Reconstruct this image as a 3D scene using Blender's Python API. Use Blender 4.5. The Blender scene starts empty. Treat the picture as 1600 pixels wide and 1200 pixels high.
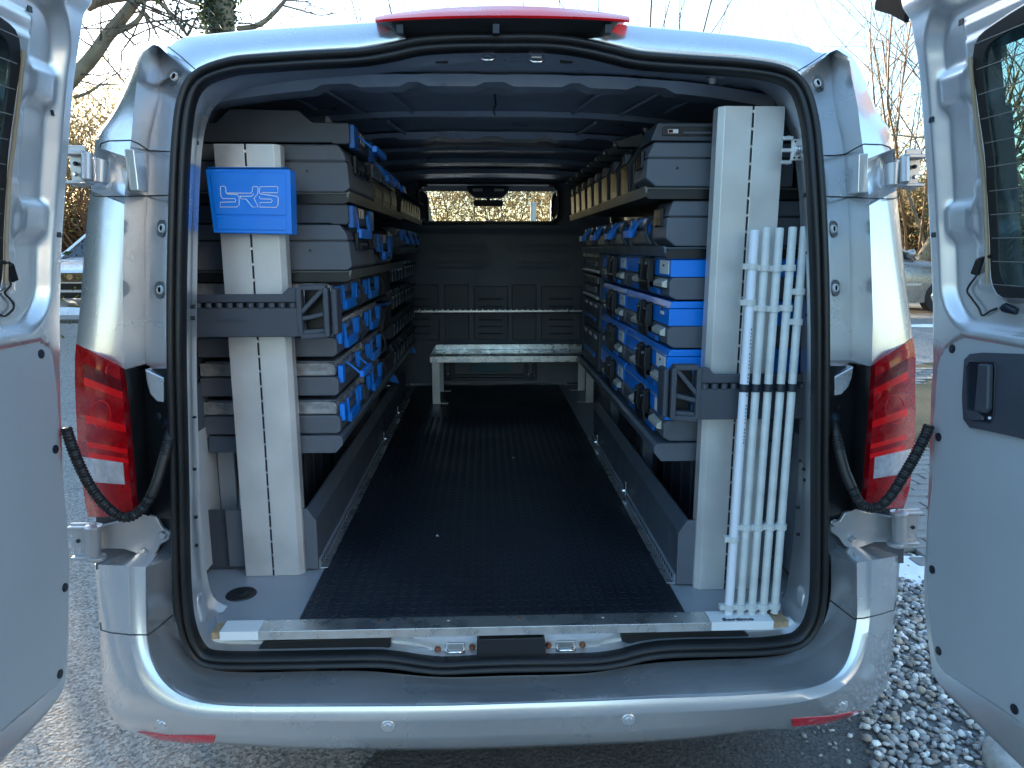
import bpy, math, random
import numpy as np, bmesh
from mathutils.bvhtree import BVHTree
from mathutils import Vector, Matrix
random.seed(7); RNG = np.random.default_rng(7)
S = bpy.context.scene; COL = S.collection
R = math.radians
# ------------------------------------------------------------------ camera, sky, sun, exposure
FPX, YAW, PIT = 1110.0, R(2.18), R(10.8)
CAM = np.array([-0.03, -1.65, 1.50])
cd = bpy.data.cameras.new('camera'); cam = bpy.data.objects.new('camera', cd); COL.objects.link(cam)
cd.sensor_width = 36; cd.lens = 36 * FPX / 1600; cd.clip_start = 0.02; cd.clip_end = 600
cam.location = CAM; cam.rotation_euler = (math.pi / 2 - PIT, 0, -YAW)
S.camera = cam
SUN_EL, SUN_AZ = R(4.5), R(-36)          # azimuth measured from +y, negative to the left
W = bpy.data.worlds.new('World'); S.world = W; W.use_nodes = True
wn = W.node_tree; bg = wn.nodes['Background']
sky = wn.nodes.new('ShaderNodeTexSky'); sky.sky_type = 'NISHITA'; sky.sun_disc = False
sky.sun_elevation = SUN_EL; sky.sun_rotation = SUN_AZ; sky.air_density = 1.0; sky.dust_density = 0.7; sky.ozone_density = 3.0
gm = wn.nodes.new('ShaderNodeGamma'); gm.inputs[1].default_value = .74; wn.links.new(sky.outputs[0], gm.inputs[0]); wn.links.new(gm.outputs[0], bg.inputs[0]); bg.inputs[1].default_value = 0.15
sl = bpy.data.lights.new('sun', 'SUN'); sl.energy = 4.0; sl.angle = R(0.53); sl.color = (1.0, 0.84, 0.62)
so = bpy.data.objects.new('sun', sl); COL.objects.link(so)
sdir = Vector((math.sin(SUN_AZ) * math.cos(SUN_EL), math.cos(SUN_AZ) * math.cos(SUN_EL), math.sin(SUN_EL)))
so.rotation_euler = sdir.to_track_quat('Z', 'Y').to_euler(); so.location = (-8, 12, 9)
S.view_settings.view_transform = 'Standard'; S.view_settings.look = 'None'
S.view_settings.exposure = 3.55; S.view_settings.gamma = 1.0; S.view_settings.use_curve_mapping = False
S.cycles.max_bounces = 8; S.cycles.transparent_max_bounces = 12; S.cycles.use_denoising = True

# ------------------------------------------------------------------ measuring: a photo pixel and a distance give a place
_f = np.array([math.sin(YAW) * math.cos(PIT), math.cos(YAW) * math.cos(PIT), -math.sin(PIT)])
_r = np.array([math.cos(YAW), -math.sin(YAW), 0.0]); _u = np.cross(_r, _f)
def ray(px, py): return _f + _r * (px - 800) / FPX + _u * (600 - py) / FPX
def Py(px, py, y):
    d = ray(px, py); return CAM + d * (y - CAM[1]) / d[1]
def Px(px, py, x):
    d = ray(px, py); return CAM + d * (x - CAM[0]) / d[0]
def Pz(px, py, z):
    d = ray(px, py); return CAM + d * (z - CAM[2]) / d[2]
def rake(z): return .10 * min(max(z - 1.25, 0), .75) + .045 * min(max((z - 1.5) / .45, 0), 1.2) ** 1.5
def P(px, py, dy=0.0):                  # on the raked rear face of the van
    y = dy
    for _ in range(4):
        p = Py(px, py, y); y = rake(p[2]) + dy
    return p

# ------------------------------------------------------------------ materials
MATS = {}
def mat(name, col, rough=.5, metal=0., coat=0., var=.08, vscale=6., bump=0., bscale=120., spec=.5, trans=0., rvar=.06, col2=None, ior=1.45, mottled=None, alpha=1.):
    m = bpy.data.materials.new(name); m.use_nodes = True; MATS[name] = m
    nt = m.node_tree; N = nt.nodes; L = nt.links; b = N['Principled BSDF']
    tc = N.new('ShaderNodeTexCoord')
    nz = N.new('ShaderNodeTexNoise'); nz.inputs['Scale'].default_value = vscale; nz.inputs['Detail'].default_value = 5
    L.new(tc.outputs['Object'], nz.inputs['Vector'])
    rp = N.new('ShaderNodeValToRGB'); L.new(nz.outputs[0], rp.inputs[0])
    c = np.array(col); c2 = np.array(col2) if col2 is not None else np.clip(c * (1 + var), 0, 1); c1 = c * (1 - var) if col2 is None else c
    rp.color_ramp.elements[0].position = .35; rp.color_ramp.elements[1].position = .68
    rp.color_ramp.elements[0].color = (*c1, 1); rp.color_ramp.elements[1].color = (*c2, 1)
    out = rp.outputs[0]
    if mottled:                          # grains: (scale, dark colour, light colour, strength)
        vs, dk, lt, st = mottled
        vo = N.new('ShaderNodeTexVoronoi'); vo.inputs['Scale'].default_value = vs; L.new(tc.outputs['Object'], vo.inputs['Vector'])
        r2 = N.new('ShaderNodeValToRGB'); sp = N.new('ShaderNodeSeparateColor'); L.new(vo.outputs['Color'], sp.inputs[0]); L.new(sp.outputs[0], r2.inputs[0])
        r2.color_ramp.elements[0].color = (*dk, 1); r2.color_ramp.elements[1].color = (*lt, 1)
        mx = N.new('ShaderNodeMix'); mx.data_type = 'RGBA'; mx.inputs[0].default_value = st
        L.new(out, mx.inputs[6]); L.new(r2.outputs[0], mx.inputs[7]); out = mx.outputs[2]
    L.new(out, b.inputs['Base Color'])
    mr = N.new('ShaderNodeMapRange'); L.new(nz.outputs[0], mr.inputs[0])
    mr.inputs[1].default_value = .3; mr.inputs[2].default_value = .7
    mr.inputs[3].default_value = max(rough - rvar, .01); mr.inputs[4].default_value = rough + rvar
    L.new(mr.outputs[0], b.inputs['Roughness'])
    b.inputs['Metallic'].default_value = metal; b.inputs['Coat Weight'].default_value = coat; b.inputs['Coat Roughness'].default_value = .06
    b.inputs['Specular IOR Level'].default_value = spec; b.inputs['Transmission Weight'].default_value = trans; b.inputs['IOR'].default_value = ior
    b.inputs['Alpha'].default_value = alpha
    if bump:
        n2 = N.new('ShaderNodeTexNoise'); n2.inputs['Scale'].default_value = bscale; n2.inputs['Detail'].default_value = 6; L.new(tc.outputs['Object'], n2.inputs['Vector'])
        bp = N.new('ShaderNodeBump'); bp.inputs['Strength'].default_value = bump; bp.inputs['Distance'].default_value = .01
        L.new(n2.outputs[0], bp.inputs['Height']); L.new(bp.outputs[0], b.inputs['Normal'])
    return m
PAINT = mat('silver_paint', (.60, .625, .66), .27, .76, 1., .03, 3, rvar=.03)
PAINTIN = mat('silver_paint_inner', (.58, .605, .64), .31, .68, .8, .04, 4, rvar=.05)
HARDBOARD = mat('grey_hardboard', (.33, .36, .39), .5, .0, 0, .04, 3, bump=.03, bscale=300)
RUBBER = mat('black_rubber', (.009, .015, .027), .45, var=.2, bump=.05, bscale=300)
SEALM = mat('seal_rubber', (.011, .0115, .013), .42, var=.2, bump=.06, bscale=90)
BLACKP = mat('black_plastic', (.010, .011, .013), .42, var=.12, bump=.03, bscale=400)
DARKP = mat('dark_grey_plastic', (.092, .104, .128), .5, var=.06, bump=.04, bscale=500)
DARKP2 = mat('charcoal_plastic', (.046, .055, .073), .48, var=.1, bump=.04, bscale=500)
STEELD = mat('dark_and_shaded_steel', (.27, .31, .38), .36, .15, var=.12, vscale=9, rvar=.1)  # silver body steel overhead with its shade put into the colour; also floor rails
RACKM = mat('rack_grey_steel', (.10, .125, .16), .42, .3, var=.1, vscale=8, rvar=.1)
LINING = mat('dark_wall_lining', (.085, .105, .14), .55, var=.12)
BLUE = mat('blue_plastic', (.002, .20, .76), .40, coat=.1, var=.06, bump=.02, bscale=300)
BLUED = mat('deep_blue_plastic', (.003, .10, .36), .42, var=.08)
ALU = mat('aluminium_profile', (.58, .585, .59), .38, .45, var=.09, vscale=7, rvar=.08)
ALUB = mat('brushed_aluminium', (.62, .63, .63), .30, .9, var=.08, vscale=20, rvar=.12)
GALV = mat('galvanised_steel', (.46, .48, .5), .42, .8, var=.15, vscale=12)
CHROME = mat('bright_steel', (.75, .76, .78), .2, 1.0, var=.05)
RUST = mat('rusty_steel', (.22, .09, .05), .7, .3, var=.4, vscale=60, bump=.2)
PVC = mat('white_pvc', (.52, .55, .55), .38, var=.12, vscale=16)
PVCN = mat('new_white_pvc', (.66, .69, .76), .30, var=.02)
WHITE = mat('white_print', (.75, .77, .80), .5, var=.03)
LABELW = mat('white_label', (.70, .72, .74), .45, var=.04)
CREAM = mat('cream_plastic', (.085, .084, .074), .5, var=.06)
SILVERP = mat('silver_plastic_trim', (.50, .50, .46), .4, .3, var=.06)
PLYG = mat('grey_coated_plywood', (.27, .29, .32), .42, var=.06, vscale=9, rvar=.08)
WOOD = mat('bare_plywood_edge', (.36, .25, .15), .7, var=.2, vscale=60, bump=.1)
REDL = mat('red_lens', (.27, .001, .004), .10, spec=.35, coat=.0, mottled=(260, (.13, .0005, .002), (.42, .003, .008), .55), var=.12, vscale=25, rvar=.03)
REDD = mat('dark_red_lens', (.11, .0006, .003), .14, spec=.35, coat=.0, var=.15, vscale=25)
REDB = mat('bright_red_prism', (.62, .003, .007), .3, spec=.3, coat=.0, var=.1)
CLEARL = mat('clear_reverse_lens', (.42, .42, .46), .15, .2, 1., .18, 60)
REFL = mat('red_reflector', (.50, .002, .02), .2, coat=.8, var=.12, vscale=90)
CLEARP = mat('clear_plastic_lid', (.42, .43, .44), .2, 0, .4, .25, 40, alpha=.55)
TEAL = mat('teal_plastic', (.01, .12, .17), .4)
BRICKD = mat('dark_print', (.03, .03, .035), .5)
def glass(name, col, rough=0.0):
    m = bpy.data.materials.new(name); m.use_nodes = True; N = m.node_tree.nodes; L = m.node_tree.links
    N.remove(N['Principled BSDF']); o = N['Material Output']
    t = N.new('ShaderNodeBsdfTransparent'); t.inputs[0].default_value = (*col, 1)
    g = N.new('ShaderNodeBsdfGlossy'); g.inputs['Roughness'].default_value = .015 + rough; g.inputs[0].default_value = (.9, .95, 1, 1)
    lw = N.new('ShaderNodeLayerWeight'); lw.inputs[0].default_value = .5; pw = N.new('ShaderNodeMath'); pw.operation = 'POWER'; pw.inputs[1].default_value = 4.0; L.new(lw.outputs['Facing'], pw.inputs[0])
    f = N.new('ShaderNodeMath'); f.operation = 'MULTIPLY_ADD'; f.inputs[1].default_value = .7; f.inputs[2].default_value = .04; L.new(pw.outputs[0], f.inputs[0])
    mx = N.new('ShaderNodeMixShader'); L.new(f.outputs[0], mx.inputs[0]); L.new(t.outputs[0], mx.inputs[1]); L.new(g.outputs[0], mx.inputs[2]); L.new(mx.outputs[0], o.inputs[0])
    return m
HINGEM = mat('hinge_steel', (.36, .37, .39), .36, .6, .3, .05)
GLASST = glass('tinted_glass', (.30, .46, .44)); GLASSC = glass('clear_glass', (.82, .88, .86)); GLASSD = glass('car_window_glass', (.10, .13, .14))

# ------------------------------------------------------------------ mesh helpers
class MB:
    def __init__(s): s.v = []; s.f = []
    def add(s, vs, fs):
        n = len(s.v); s.v += [tuple(map(float, p)) for p in vs]; s.f += [tuple(i + n for i in q) for q in fs]; return s
    def box(s, x0, x1, y0, y1, z0, z1):
        return s.add([(x, y, z) for z in (z0, z1) for y in (y0, y1) for x in (x0, x1)],
                     [(0, 2, 3, 1), (4, 5, 7, 6), (0, 1, 5, 4), (2, 6, 7, 3), (0, 4, 6, 2), (1, 3, 7, 5)])
    def prism(s, poly, ax, a0, a1):
        n = len(poly)
        mk = {'x': lambda u, v, a: (a, u, v), 'y': lambda u, v, a: (u, a, v), 'z': lambda u, v, a: (u, v, a)}[ax]
        vs = [mk(u, v, a0) for u, v in poly] + [mk(u, v, a1) for u, v in poly]
        return s.add(vs, [tuple(range(n)), tuple(range(2 * n - 1, n - 1, -1))] + [(i, i + n, (i + 1) % n + n, (i + 1) % n) for i in range(n)])
    def grid(s, rows, skip=None, closed=False):
        m, n = len(rows), len(rows[0])
        fs = []
        for i in range(m - 1):
            for j in range(n if closed else n - 1):
                if skip and skip(i, j): continue
                k = (j + 1) % n
                fs.append((i * n + j, i * n + k, (i + 1) * n + k, (i + 1) * n + j))
        return s.add([p for r in rows for p in r], fs)
    def tube(s, pts, r, n=8, closed=False, caps=True, ups=None):
        pts = [Vector(p) for p in pts]; m = len(pts); rows = []; N = None
        for i, p in enumerate(pts):
            a = pts[(i - 1) % m] if (closed or i) else p; b = pts[(i + 1) % m] if (closed or i < m - 1) else p
            t = (b - a).normalized()
            if N is None:
                N = t.cross(Vector((0, 0, 1)) if abs(t.z) < .9 else Vector((1, 0, 0))).normalized()
            N = (N - t * N.dot(t)).normalized(); B = t.cross(N); ri = r[i] if hasattr(r, '__len__') else r
            rows.append([p + (N * math.cos(2 * math.pi * k / n) + B * math.sin(2 * math.pi * k / n)) * ri for k in range(n)])
        if closed: rows.append(rows[0])
        base = len(s.v); s.grid(rows, closed=True)
        if caps and not closed: s.f.append(tuple(base + k for k in range(n))[::-1]); s.f.append(tuple(base + (m - 1) * n + k for k in range(n)))
        return s
    def cyl(s, a, b, r, n=16, r2=None): return s.tube([a, b], [r, r if r2 is None else r2], n)
    def build(s, name, m, parent=None, smooth=None, bevel=0, seg=2, loc=None, subsurf=0, solid=0):
        used = sorted({i for f in s.f for i in f})
        if len(used) < len(s.v):
            mp = {i: k for k, i in enumerate(used)}; s.v = [s.v[i] for i in used]; s.f = [tuple(mp[i] for i in f) for f in s.f]
        me = bpy.data.meshes.new(name); me.from_pydata(s.v, [], s.f); me.update()
        bm = bmesh.new(); bm.from_mesh(me); bmesh.ops.recalc_face_normals(bm, faces=bm.faces); bm.to_mesh(me); bm.free()
        me.materials.append(m); o = bpy.data.objects.new(name, me); COL.objects.link(o)
        if smooth is not None or bevel or subsurf:
            me.polygons.foreach_set('use_smooth', [True] * len(me.polygons)); me.set_sharp_from_angle(angle=R(smooth if smooth is not None else 30))
        if solid:
            q = o.modifiers.new('solid', 'SOLIDIFY'); q.thickness = solid; q.offset = 0
        if subsurf:
            q = o.modifiers.new('sub', 'SUBSURF'); q.levels = q.render_levels = subsurf
        if bevel:
            q = o.modifiers.new('bevel', 'BEVEL'); q.width = bevel; q.segments = seg; q.limit_method = 'ANGLE'; q.angle_limit = R(35); q.harden_normals = True
        if parent: o.parent = parent
        if loc is not None: o.location = loc
        return o
def tag(o, label, cat, group=None):
    o['label'] = label; o['category'] = cat
    if group: o['group'] = group
    return o
def thing(name, label, cat, loc=(0, 0, 0), group=None, rotz=0):
    o = bpy.data.objects.new(name, None); COL.objects.link(o); o.location = loc; o.rotation_euler = (0, 0, rotz); o.empty_display_size = .1
    return tag(o, label, cat, group)
def dup(o, parent=None):
    c = o.copy(); COL.objects.link(c); c.parent = parent
    for ch in list(o.children): dup(ch, c)
    return c
def place(o, loc, label, rotz=None, group=None):
    o.location = loc; o['label'] = label
    if rotz is not None: o.rotation_euler = (0, 0, rotz)
    if group: o['group'] = group
    return o
def struct(o, kind='structure'): o['kind'] = kind; return o
def caster(o):                           # first point of an object's surface seen through a photo pixel
    dg = bpy.context.evaluated_depsgraph_get(); dg.update(); bv = BVHTree.FromObject(o, dg)
    def hit(px, py, lift=.001):
        d = Vector(ray(px, py)).normalized(); h = bv.ray_cast(Vector(CAM), d)
        if h[0] is None: return None
        return np.array(h[0] - d * lift)
    return hit
def interp(tab, t):                      # tab [(t, value...)]
    if t <= tab[0][0]: return np.array(tab[0][1:], float)
    for a, b in zip(tab, tab[1:]):
        if t <= b[0]:
            k = (t - a[0]) / max(b[0] - a[0], 1e-9); return np.array(a[1:], float) * (1 - k) + np.array(b[1:], float) * k
    return np.array(tab[-1][1:], float)
def catmull(pts, n, closed=False):       # resample evenly along a Catmull-Rom curve
    p = np.array(pts, float); m = len(p); out = []
    rng = range(m) if closed else range(m - 1)
    for i in rng:
        p0 = p[(i - 1) % m] if closed or i else 2 * p[0] - p[1]
        p1, p2 = p[i], p[(i + 1) % m]
        p3 = p[(i + 2) % m] if closed or i + 2 < m else 2 * p[-1] - p[-2]
        for k in range(10):
            t = k / 10; out.append(.5 * ((2 * p1) + (p2 - p0) * t + (2 * p0 - 5 * p1 + 4 * p2 - p3) * t * t + (3 * p1 - p0 - 3 * p2 + p3) * t ** 3))
    out.append(p[0] if closed else p[-1]); out = np.array(out)
    d = np.r_[0, np.cumsum(np.linalg.norm(np.diff(out, axis=0), axis=1))]
    s = np.linspace(0, d[-1], n + 1 if closed else n)
    q = np.stack([np.interp(s, d, out[:, k]) for k in range(out.shape[1])], 1)
    return q[:-1] if closed else q
def rrect(x0, x1, z0, z1, r, n=5):
    out = []
    for cx, cz, a in ((x1 - r, z1 - r, 0), (x0 + r, z1 - r, 90), (x0 + r, z0 + r, 180), (x1 - r, z0 + r, 270)):
        out += [(cx + r * math.cos(R(a + 90 * k / n)), cz + r * math.sin(R(a + 90 * k / n))) for k in range(n + 1)]
    return out
def inside(pt, poly):
    x, y = pt; c = False; j = len(poly) - 1
    for i in range(len(poly)):
        if (poly[i][1] > y) != (poly[j][1] > y) and x < (poly[j][0] - poly[i][0]) * (y - poly[i][1]) / (poly[j][1] - poly[i][1]) + poly[i][0]: c = not c
        j = i
    return c
def sstep(a, b, x):
    t = np.clip((x - a) / (b - a), 0, 1); return t * t * (3 - 2 * t)

# ================================================================== GROUND
def gh(x, y): return .36 * float(sstep(3.5, 10.5, y)) if y > 3.5 else 0.0
ASPH = mat('asphalt', (.22, .205, .19), .85, var=.22, vscale=3, bump=.9, bscale=70, mottled=(115, (.05, .047, .048), (.50, .465, .42), .6))
ASPHF = mat('asphalt_far', (.10, .095, .09), .9, var=.2, vscale=2, bump=.5, bscale=40, mottled=(90, (.06, .06, .062), (.2, .19, .18), .4))
g = MB(); xs = [-300, -80, -40, -20, -12, -8, -5, -3, -1, 1, 3, 5, 8, 12, 20, 40, 80, 300]; ys = [-300, -80, -30, -10, -4, 0, 3.5, 4.5, 5.5, 6.5, 7.5, 8.5, 9.5, 10.5, 14, 20, 40, 80, 300]
g.grid([[(x, y, gh(x, y)) for x in xs] for y in ys])
struct(g.build('ground', ASPH, smooth=60))
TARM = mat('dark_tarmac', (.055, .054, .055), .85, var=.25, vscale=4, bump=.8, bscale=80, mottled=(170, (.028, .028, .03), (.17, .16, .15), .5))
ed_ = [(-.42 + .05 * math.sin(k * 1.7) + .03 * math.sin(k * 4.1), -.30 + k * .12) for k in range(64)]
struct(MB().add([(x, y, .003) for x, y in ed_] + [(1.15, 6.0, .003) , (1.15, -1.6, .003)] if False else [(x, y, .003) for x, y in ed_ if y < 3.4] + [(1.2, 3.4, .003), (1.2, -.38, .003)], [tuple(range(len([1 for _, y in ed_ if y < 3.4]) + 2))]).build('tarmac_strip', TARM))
BED = mat('gravel_bed_soil', (.13, .125, .12), .95, bump=.6, bscale=60, var=.3)
gb = [(1.02, -1.2), (1.06, .05), (1.12, .20), (1.17, .36), (1.30, .55), (1.32, 3.0), (2.32, 3.0), (2.05, 1.75), (2.12, 1.2), (3.2, .6), (3.2, -1.2)]
o = MB().add([(x, y, .004) for x, y in gb], [tuple(range(len(gb)))]).build('gravel_bed', BED); struct(o)
# pebbles: thousands of small stones, one mass that nobody could count
import bmesh
_b = bmesh.new(); bmesh.ops.create_icosphere(_b, subdivisions=1, radius=1); ICV = np.array([v.co[:] for v in _b.verts]); ICF = np.array([[v.index for v in f.verts] for f in _b.faces]); _b.free()
def pebbles(name, pts, sizes, m, cols):
    n = len(pts); V = np.zeros((n, len(ICV), 3))
    for i in range(n):
        q = ICV * (1 + RNG.uniform(-.22, .22, (len(ICV), 1))) * np.array([1, RNG.uniform(.6, .95), RNG.uniform(.45, .75)]) * sizes[i]
        a, b_ = RNG.uniform(0, 6.28), RNG.uniform(-.5, .5); ca, sa, cb, sb = math.cos(a), math.sin(a), math.cos(b_), math.sin(b_)
        q = q @ np.array([[1, 0, 0], [0, cb, -sb], [0, sb, cb]]).T @ np.array([[ca, -sa, 0], [sa, ca, 0], [0, 0, 1]]).T
        V[i] = q + pts[i]
    F = (ICF[None] + (np.arange(n) * len(ICV))[:, None, None]).reshape(-1, 3)
    me = bpy.data.meshes.new(name); me.from_pydata(V.reshape(-1, 3), [], F); me.polygons.foreach_set('use_smooth', [True] * len(F))
    at = me.color_attributes.new('stone', 'FLOAT_COLOR', 'POINT')
    c = cols[RNG.integers(0, len(cols), n)] * RNG.uniform(.6, 1.3, (n, 1)); c = np.c_[c, np.ones(n)]
    at.data.foreach_set('color', np.repeat(c, len(ICV), 0).ravel()); me.materials.append(m)
    o = bpy.data.objects.new(name, me); COL.objects.link(o); return struct(o, 'stuff')
PEB = mat('pebble_stone', (.25, .25, .25), .7, bump=.15, bscale=120)
_n = PEB.node_tree; _a = _n.nodes.new('ShaderNodeVertexColor'); _a.layer_name = 'stone'; _n.links.new(_a.outputs[0], _n.nodes['Principled BSDF'].inputs['Base Color'])
pts = []; sz = []
tries = RNG.uniform([1.0, -1.1], [3.1, 2.9], (30000, 2))
for x, y in tries:
    if inside((x, y), gb):
        s = RNG.choice([.009, .012, .0145, .018], p=[.25, .36, .27, .12]); pts.append((x, y, .004 + s * RNG.uniform(.25, .9))); sz.append(s)
cols = np.array([(.17, .17, .175), (.22, .22, .22), (.30, .295, .28), (.13, .13, .135), (.26, .22, .18), (.40, .39, .37), (.19, .16, .14), (.52, .51, .48)])
pebbles('gravel', np.array(pts), sz, PEB, cols * 1.35)
# scattered grit on the asphalt beside the gravel
pts = []; sz = []
for _ in range(900):
    x, y = RNG.uniform(-2.2, 1.2), RNG.uniform(-.6, 2.5); s = RNG.uniform(.0015, .004); pts.append((x, y, s * .5)); sz.append(s)
for _ in range(90):
    x, y = RNG.normal(1.02, .06), RNG.uniform(-.3, .5); s = RNG.uniform(.006, .012); pts.append((x, y, s * .5)); sz.append(s)
pebbles('grit', np.array(pts), sz, PEB, cols)
STONE = mat('pale_rough_stone', (.34, .335, .32), .9, var=.2, vscale=14, bump=.7, bscale=50)
sb_ = MB(); ring = [(1.40, .05), (1.44, .19), (1.50, .235), (1.58, .23), (1.66, .17), (1.70, .02), (1.58, -.08), (1.46, -.06)]
sb_.grid([[(x, y, 0) for x, y in ring], [(x, y, .05) for x, y in ring], [((x - 1.55) * .86 + 1.55, (y - .07) * .84 + .07, .068) for x, y in ring], [((x - 1.55) * .3 + 1.55, (y - .07) * .3 + .07, .072) for x, y in ring]], closed=True)
sb_.f.append(tuple(range(24, 32)))
tag(sb_.build('boulder', STONE, subsurf=1, smooth=60), 'pale rough flat stone lying in the gravel below the right door', 'stone')
# cobbled pavement on the right
pav = MB().add([(1.8, 1.2, .002), (3.4, 1.2, .002), (6.6, 5.6, .03), (6.2, 8, .2), (2.3, 8, .2), (2.3, 3, .002)], [tuple(range(6))])
JOINT = mat('mossy_joint', (.045, .05, .03), .95, var=.3, vscale=30); PAVE = mat('grey_paver', (.22, .215, .205), .85, var=.2, vscale=5, bump=.3, bscale=60)
pv = struct(pav.build('cobbled_pavement', JOINT))
pm = None; npv = 0
for r_ in range(46):
    for c in range(26):
        x = 1.9 + c * .205 + (.1 if r_ % 2 else 0); y = 1.45 + r_ * .105
        if inside((x, y), gb) or not (x - 1.2 > (y - 1.2) * .66 and x < 2.9 + (y - 1.2) * .76 and x > 1.95) or npv >= 290: continue
        if abs((x + .03) / (y + 1.65) - .585) > .17: continue
        if pm is None:
            po = MB().prism(rrect(-.097, .097, -.048, .048, .012, 2), 'z', 0, .03).build('paver', PAVE, pv, bevel=.004, seg=1); pm = po
        else:
            po = pm.copy(); COL.objects.link(po)
        po.location = (x, y, gh(x, y) + .004 + random.uniform(-.003, .004)); po.rotation_euler = (random.uniform(-.02, .02), random.uniform(-.02, .02), random.uniform(-.04, .04)); npv += 1
SNOW = mat('old_snow', (.78, .80, .84), .6, var=.08, vscale=12, bump=.5, bscale=30)
def snow(pts_, h):
    m = MB(); c = np.mean(pts_, 0); rows = []
    for k, hh in ((1, 0), (.8, .6), (.45, .95), (.1, 1)):
        rows.append([((x - c[0]) * k + c[0] + random.uniform(-.02, .02), (y - c[1]) * k + c[1] + random.uniform(-.02, .02), gh(x, y) + .003 + h * hh * random.uniform(.6, 1.1)) for x, y in pts_])
    m.grid(rows, closed=True); m.f.append(tuple(len(m.v) - len(pts_) + i for i in range(len(pts_))))
    return struct(m.build('snow', SNOW, smooth=80, subsurf=1), 'stuff')
def blob(cx, cy, rx, ry, n=16): return [(cx + rx * math.cos(2 * math.pi * i / n) * random.uniform(.7, 1.15), cy + ry * math.sin(2 * math.pi * i / n) * random.uniform(.7, 1.15)) for i in range(n)]
snow(blob(2.0, 1.42, .26, .22), .03)
snow(blob(2.35, 1.75, .3, .12), .02)
snow(blob(6.9, 9.0, .6, .10), .04)
snow(blob(-7.7, 11.2, 1.7, .22, 24), .14)
DIRT = mat('dark_joint', (.03, .03, .03), .9)
o = MB().box(-9.5, -5.2, 9.75, 9.9, gh(0, 9.8) - .1, gh(0, 9.8) + .05).build('kerb', ASPHF, bevel=.01); struct(o)

# ================================================================== THE VAN
van = thing('van', 'silver panel van with both rear doors swung open showing its fitted cargo bay', 'van')
SEAL = [(785,53),(841,53),(885,56),(926,63),(960,71),(1000,80),(1075,86),(1150,91),(1200,97),(1228,104),(1247,114),(1262,131),(1271,152),(1277,175),(1282,205),(1286,250),(1290,310),(1294,400),(1296,500),(1296,600),(1295,700),(1294,850),(1292,930),(1286,965),(1275,990),(1258,1008),(1235,1017),(1180,1023),(1060,1026),(1010,1031),(970,1041),(920,1047),(800,1049),(740,1051),(690,1053),(650,1049),(615,1044),(570,1042),(400,1045),(330,1043),(305,1033),(289,1012),(279,985),(273,950),(269,880),(266,750),(263,640),(261,560),(261,450),(263,350),(266,260),(270,200),(275,162),(284,134),(300,113),(325,99),(365,88),(410,84),(485,79),(560,75),(610,67),(650,58),(700,54),(740,53)]
NS = 260
sc3 = catmull([P(x, y, 0.0) for x, y in SEAL], NS, True)
def offs(c, d):                          # inward offset in the x-z plane (contour runs clockwise seen from behind)
    t = np.roll(c, -1, 0) - np.roll(c, 1, 0); n = np.stack([-t[:, 2], t[:, 0] * 0, t[:, 0]], 1) * -1
    n = n / np.linalg.norm(n, axis=1, keepdims=True); q = c + n * d; return q
prof = [(-.002, .012), (.000, -.004), (.005, -.013), (.011, -.015), (.016, -.009), (.019, -.003), (.022, -.009), (.027, -.013), (.032, -.010), (.036, .0), (.037, .02)]
rows = []
for a, dy in prof:
    q = offs(sc3, a); q[:, 1] += dy; rows.append([tuple(p) for p in q])
MB().grid(rows, closed=True).build('door_seal', SEALM, van, smooth=70)
JI = [(785,95),(900,99),(1000,108),(1100,116),(1170,126),(1210,146),(1234,182),(1247,230),(1256,300),(1260,400),(1260,500),(1258,600),(1256,700),(1251,800),(1246,860),(1238,915),(1228,945),(1190,956),(1000,958),(785,960),(500,960),(380,960),(335,950),(322,930),(313,880),(306,800),(303,700),(300,600),(300,500),(301,400),(304,300),(309,225),(318,182),(335,156),(372,136),(450,122),(560,113),(680,102)]
ji3 = catmull([Py(x, y, .12 + (rake(1.8) if y < 300 else rake(Py(x, y, .12)[2]))) for x, y in JI], NS, True)
a0 = offs(sc3, .034); a0[:, 1] += .018
# match each seal sample with the nearest jamb sample by angle
def ang(c): return np.unwrap(np.arctan2(c[:, 2] - 1.2, c[:, 0]))
aj = ang(ji3); as_ = ang(a0)
def atang(c, aa, t):
    A = np.r_[aa, aa[0] - 2 * math.pi]; Cc = np.vstack([c, c[:1]]); o_ = np.argsort(A)
    tt = (t - A.min()) % (2 * math.pi) + A.min()
    return np.stack([np.interp(tt, A[o_], Cc[o_, k]) for k in range(3)], 1)
ji = atang(ji3, aj, as_)
def jrow(k): return a0 * (1 - k) + ji * k
rows = [a0, jrow(.15) + np.array([0, .02, 0]), jrow(.8) + np.array([0, .006, 0]), ji, ji + np.array([0, .03, 0])]
top = np.array([p[2] > 1.80 for p in a0])
m1 = MB().grid([[tuple(p) for p in r_] for r_ in rows], closed=True, skip=lambda i, j: top[j]); m1.build('door_jamb', PAINTIN, van, smooth=50)
m1 = MB().grid([[tuple(p) for p in r_] for r_ in rows], closed=True, skip=lambda i, j: not top[j]); m1.build('roof_header', STEELD, van, smooth=50)  # same silver frame as the jamb, overhead shade put into its colour
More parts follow.
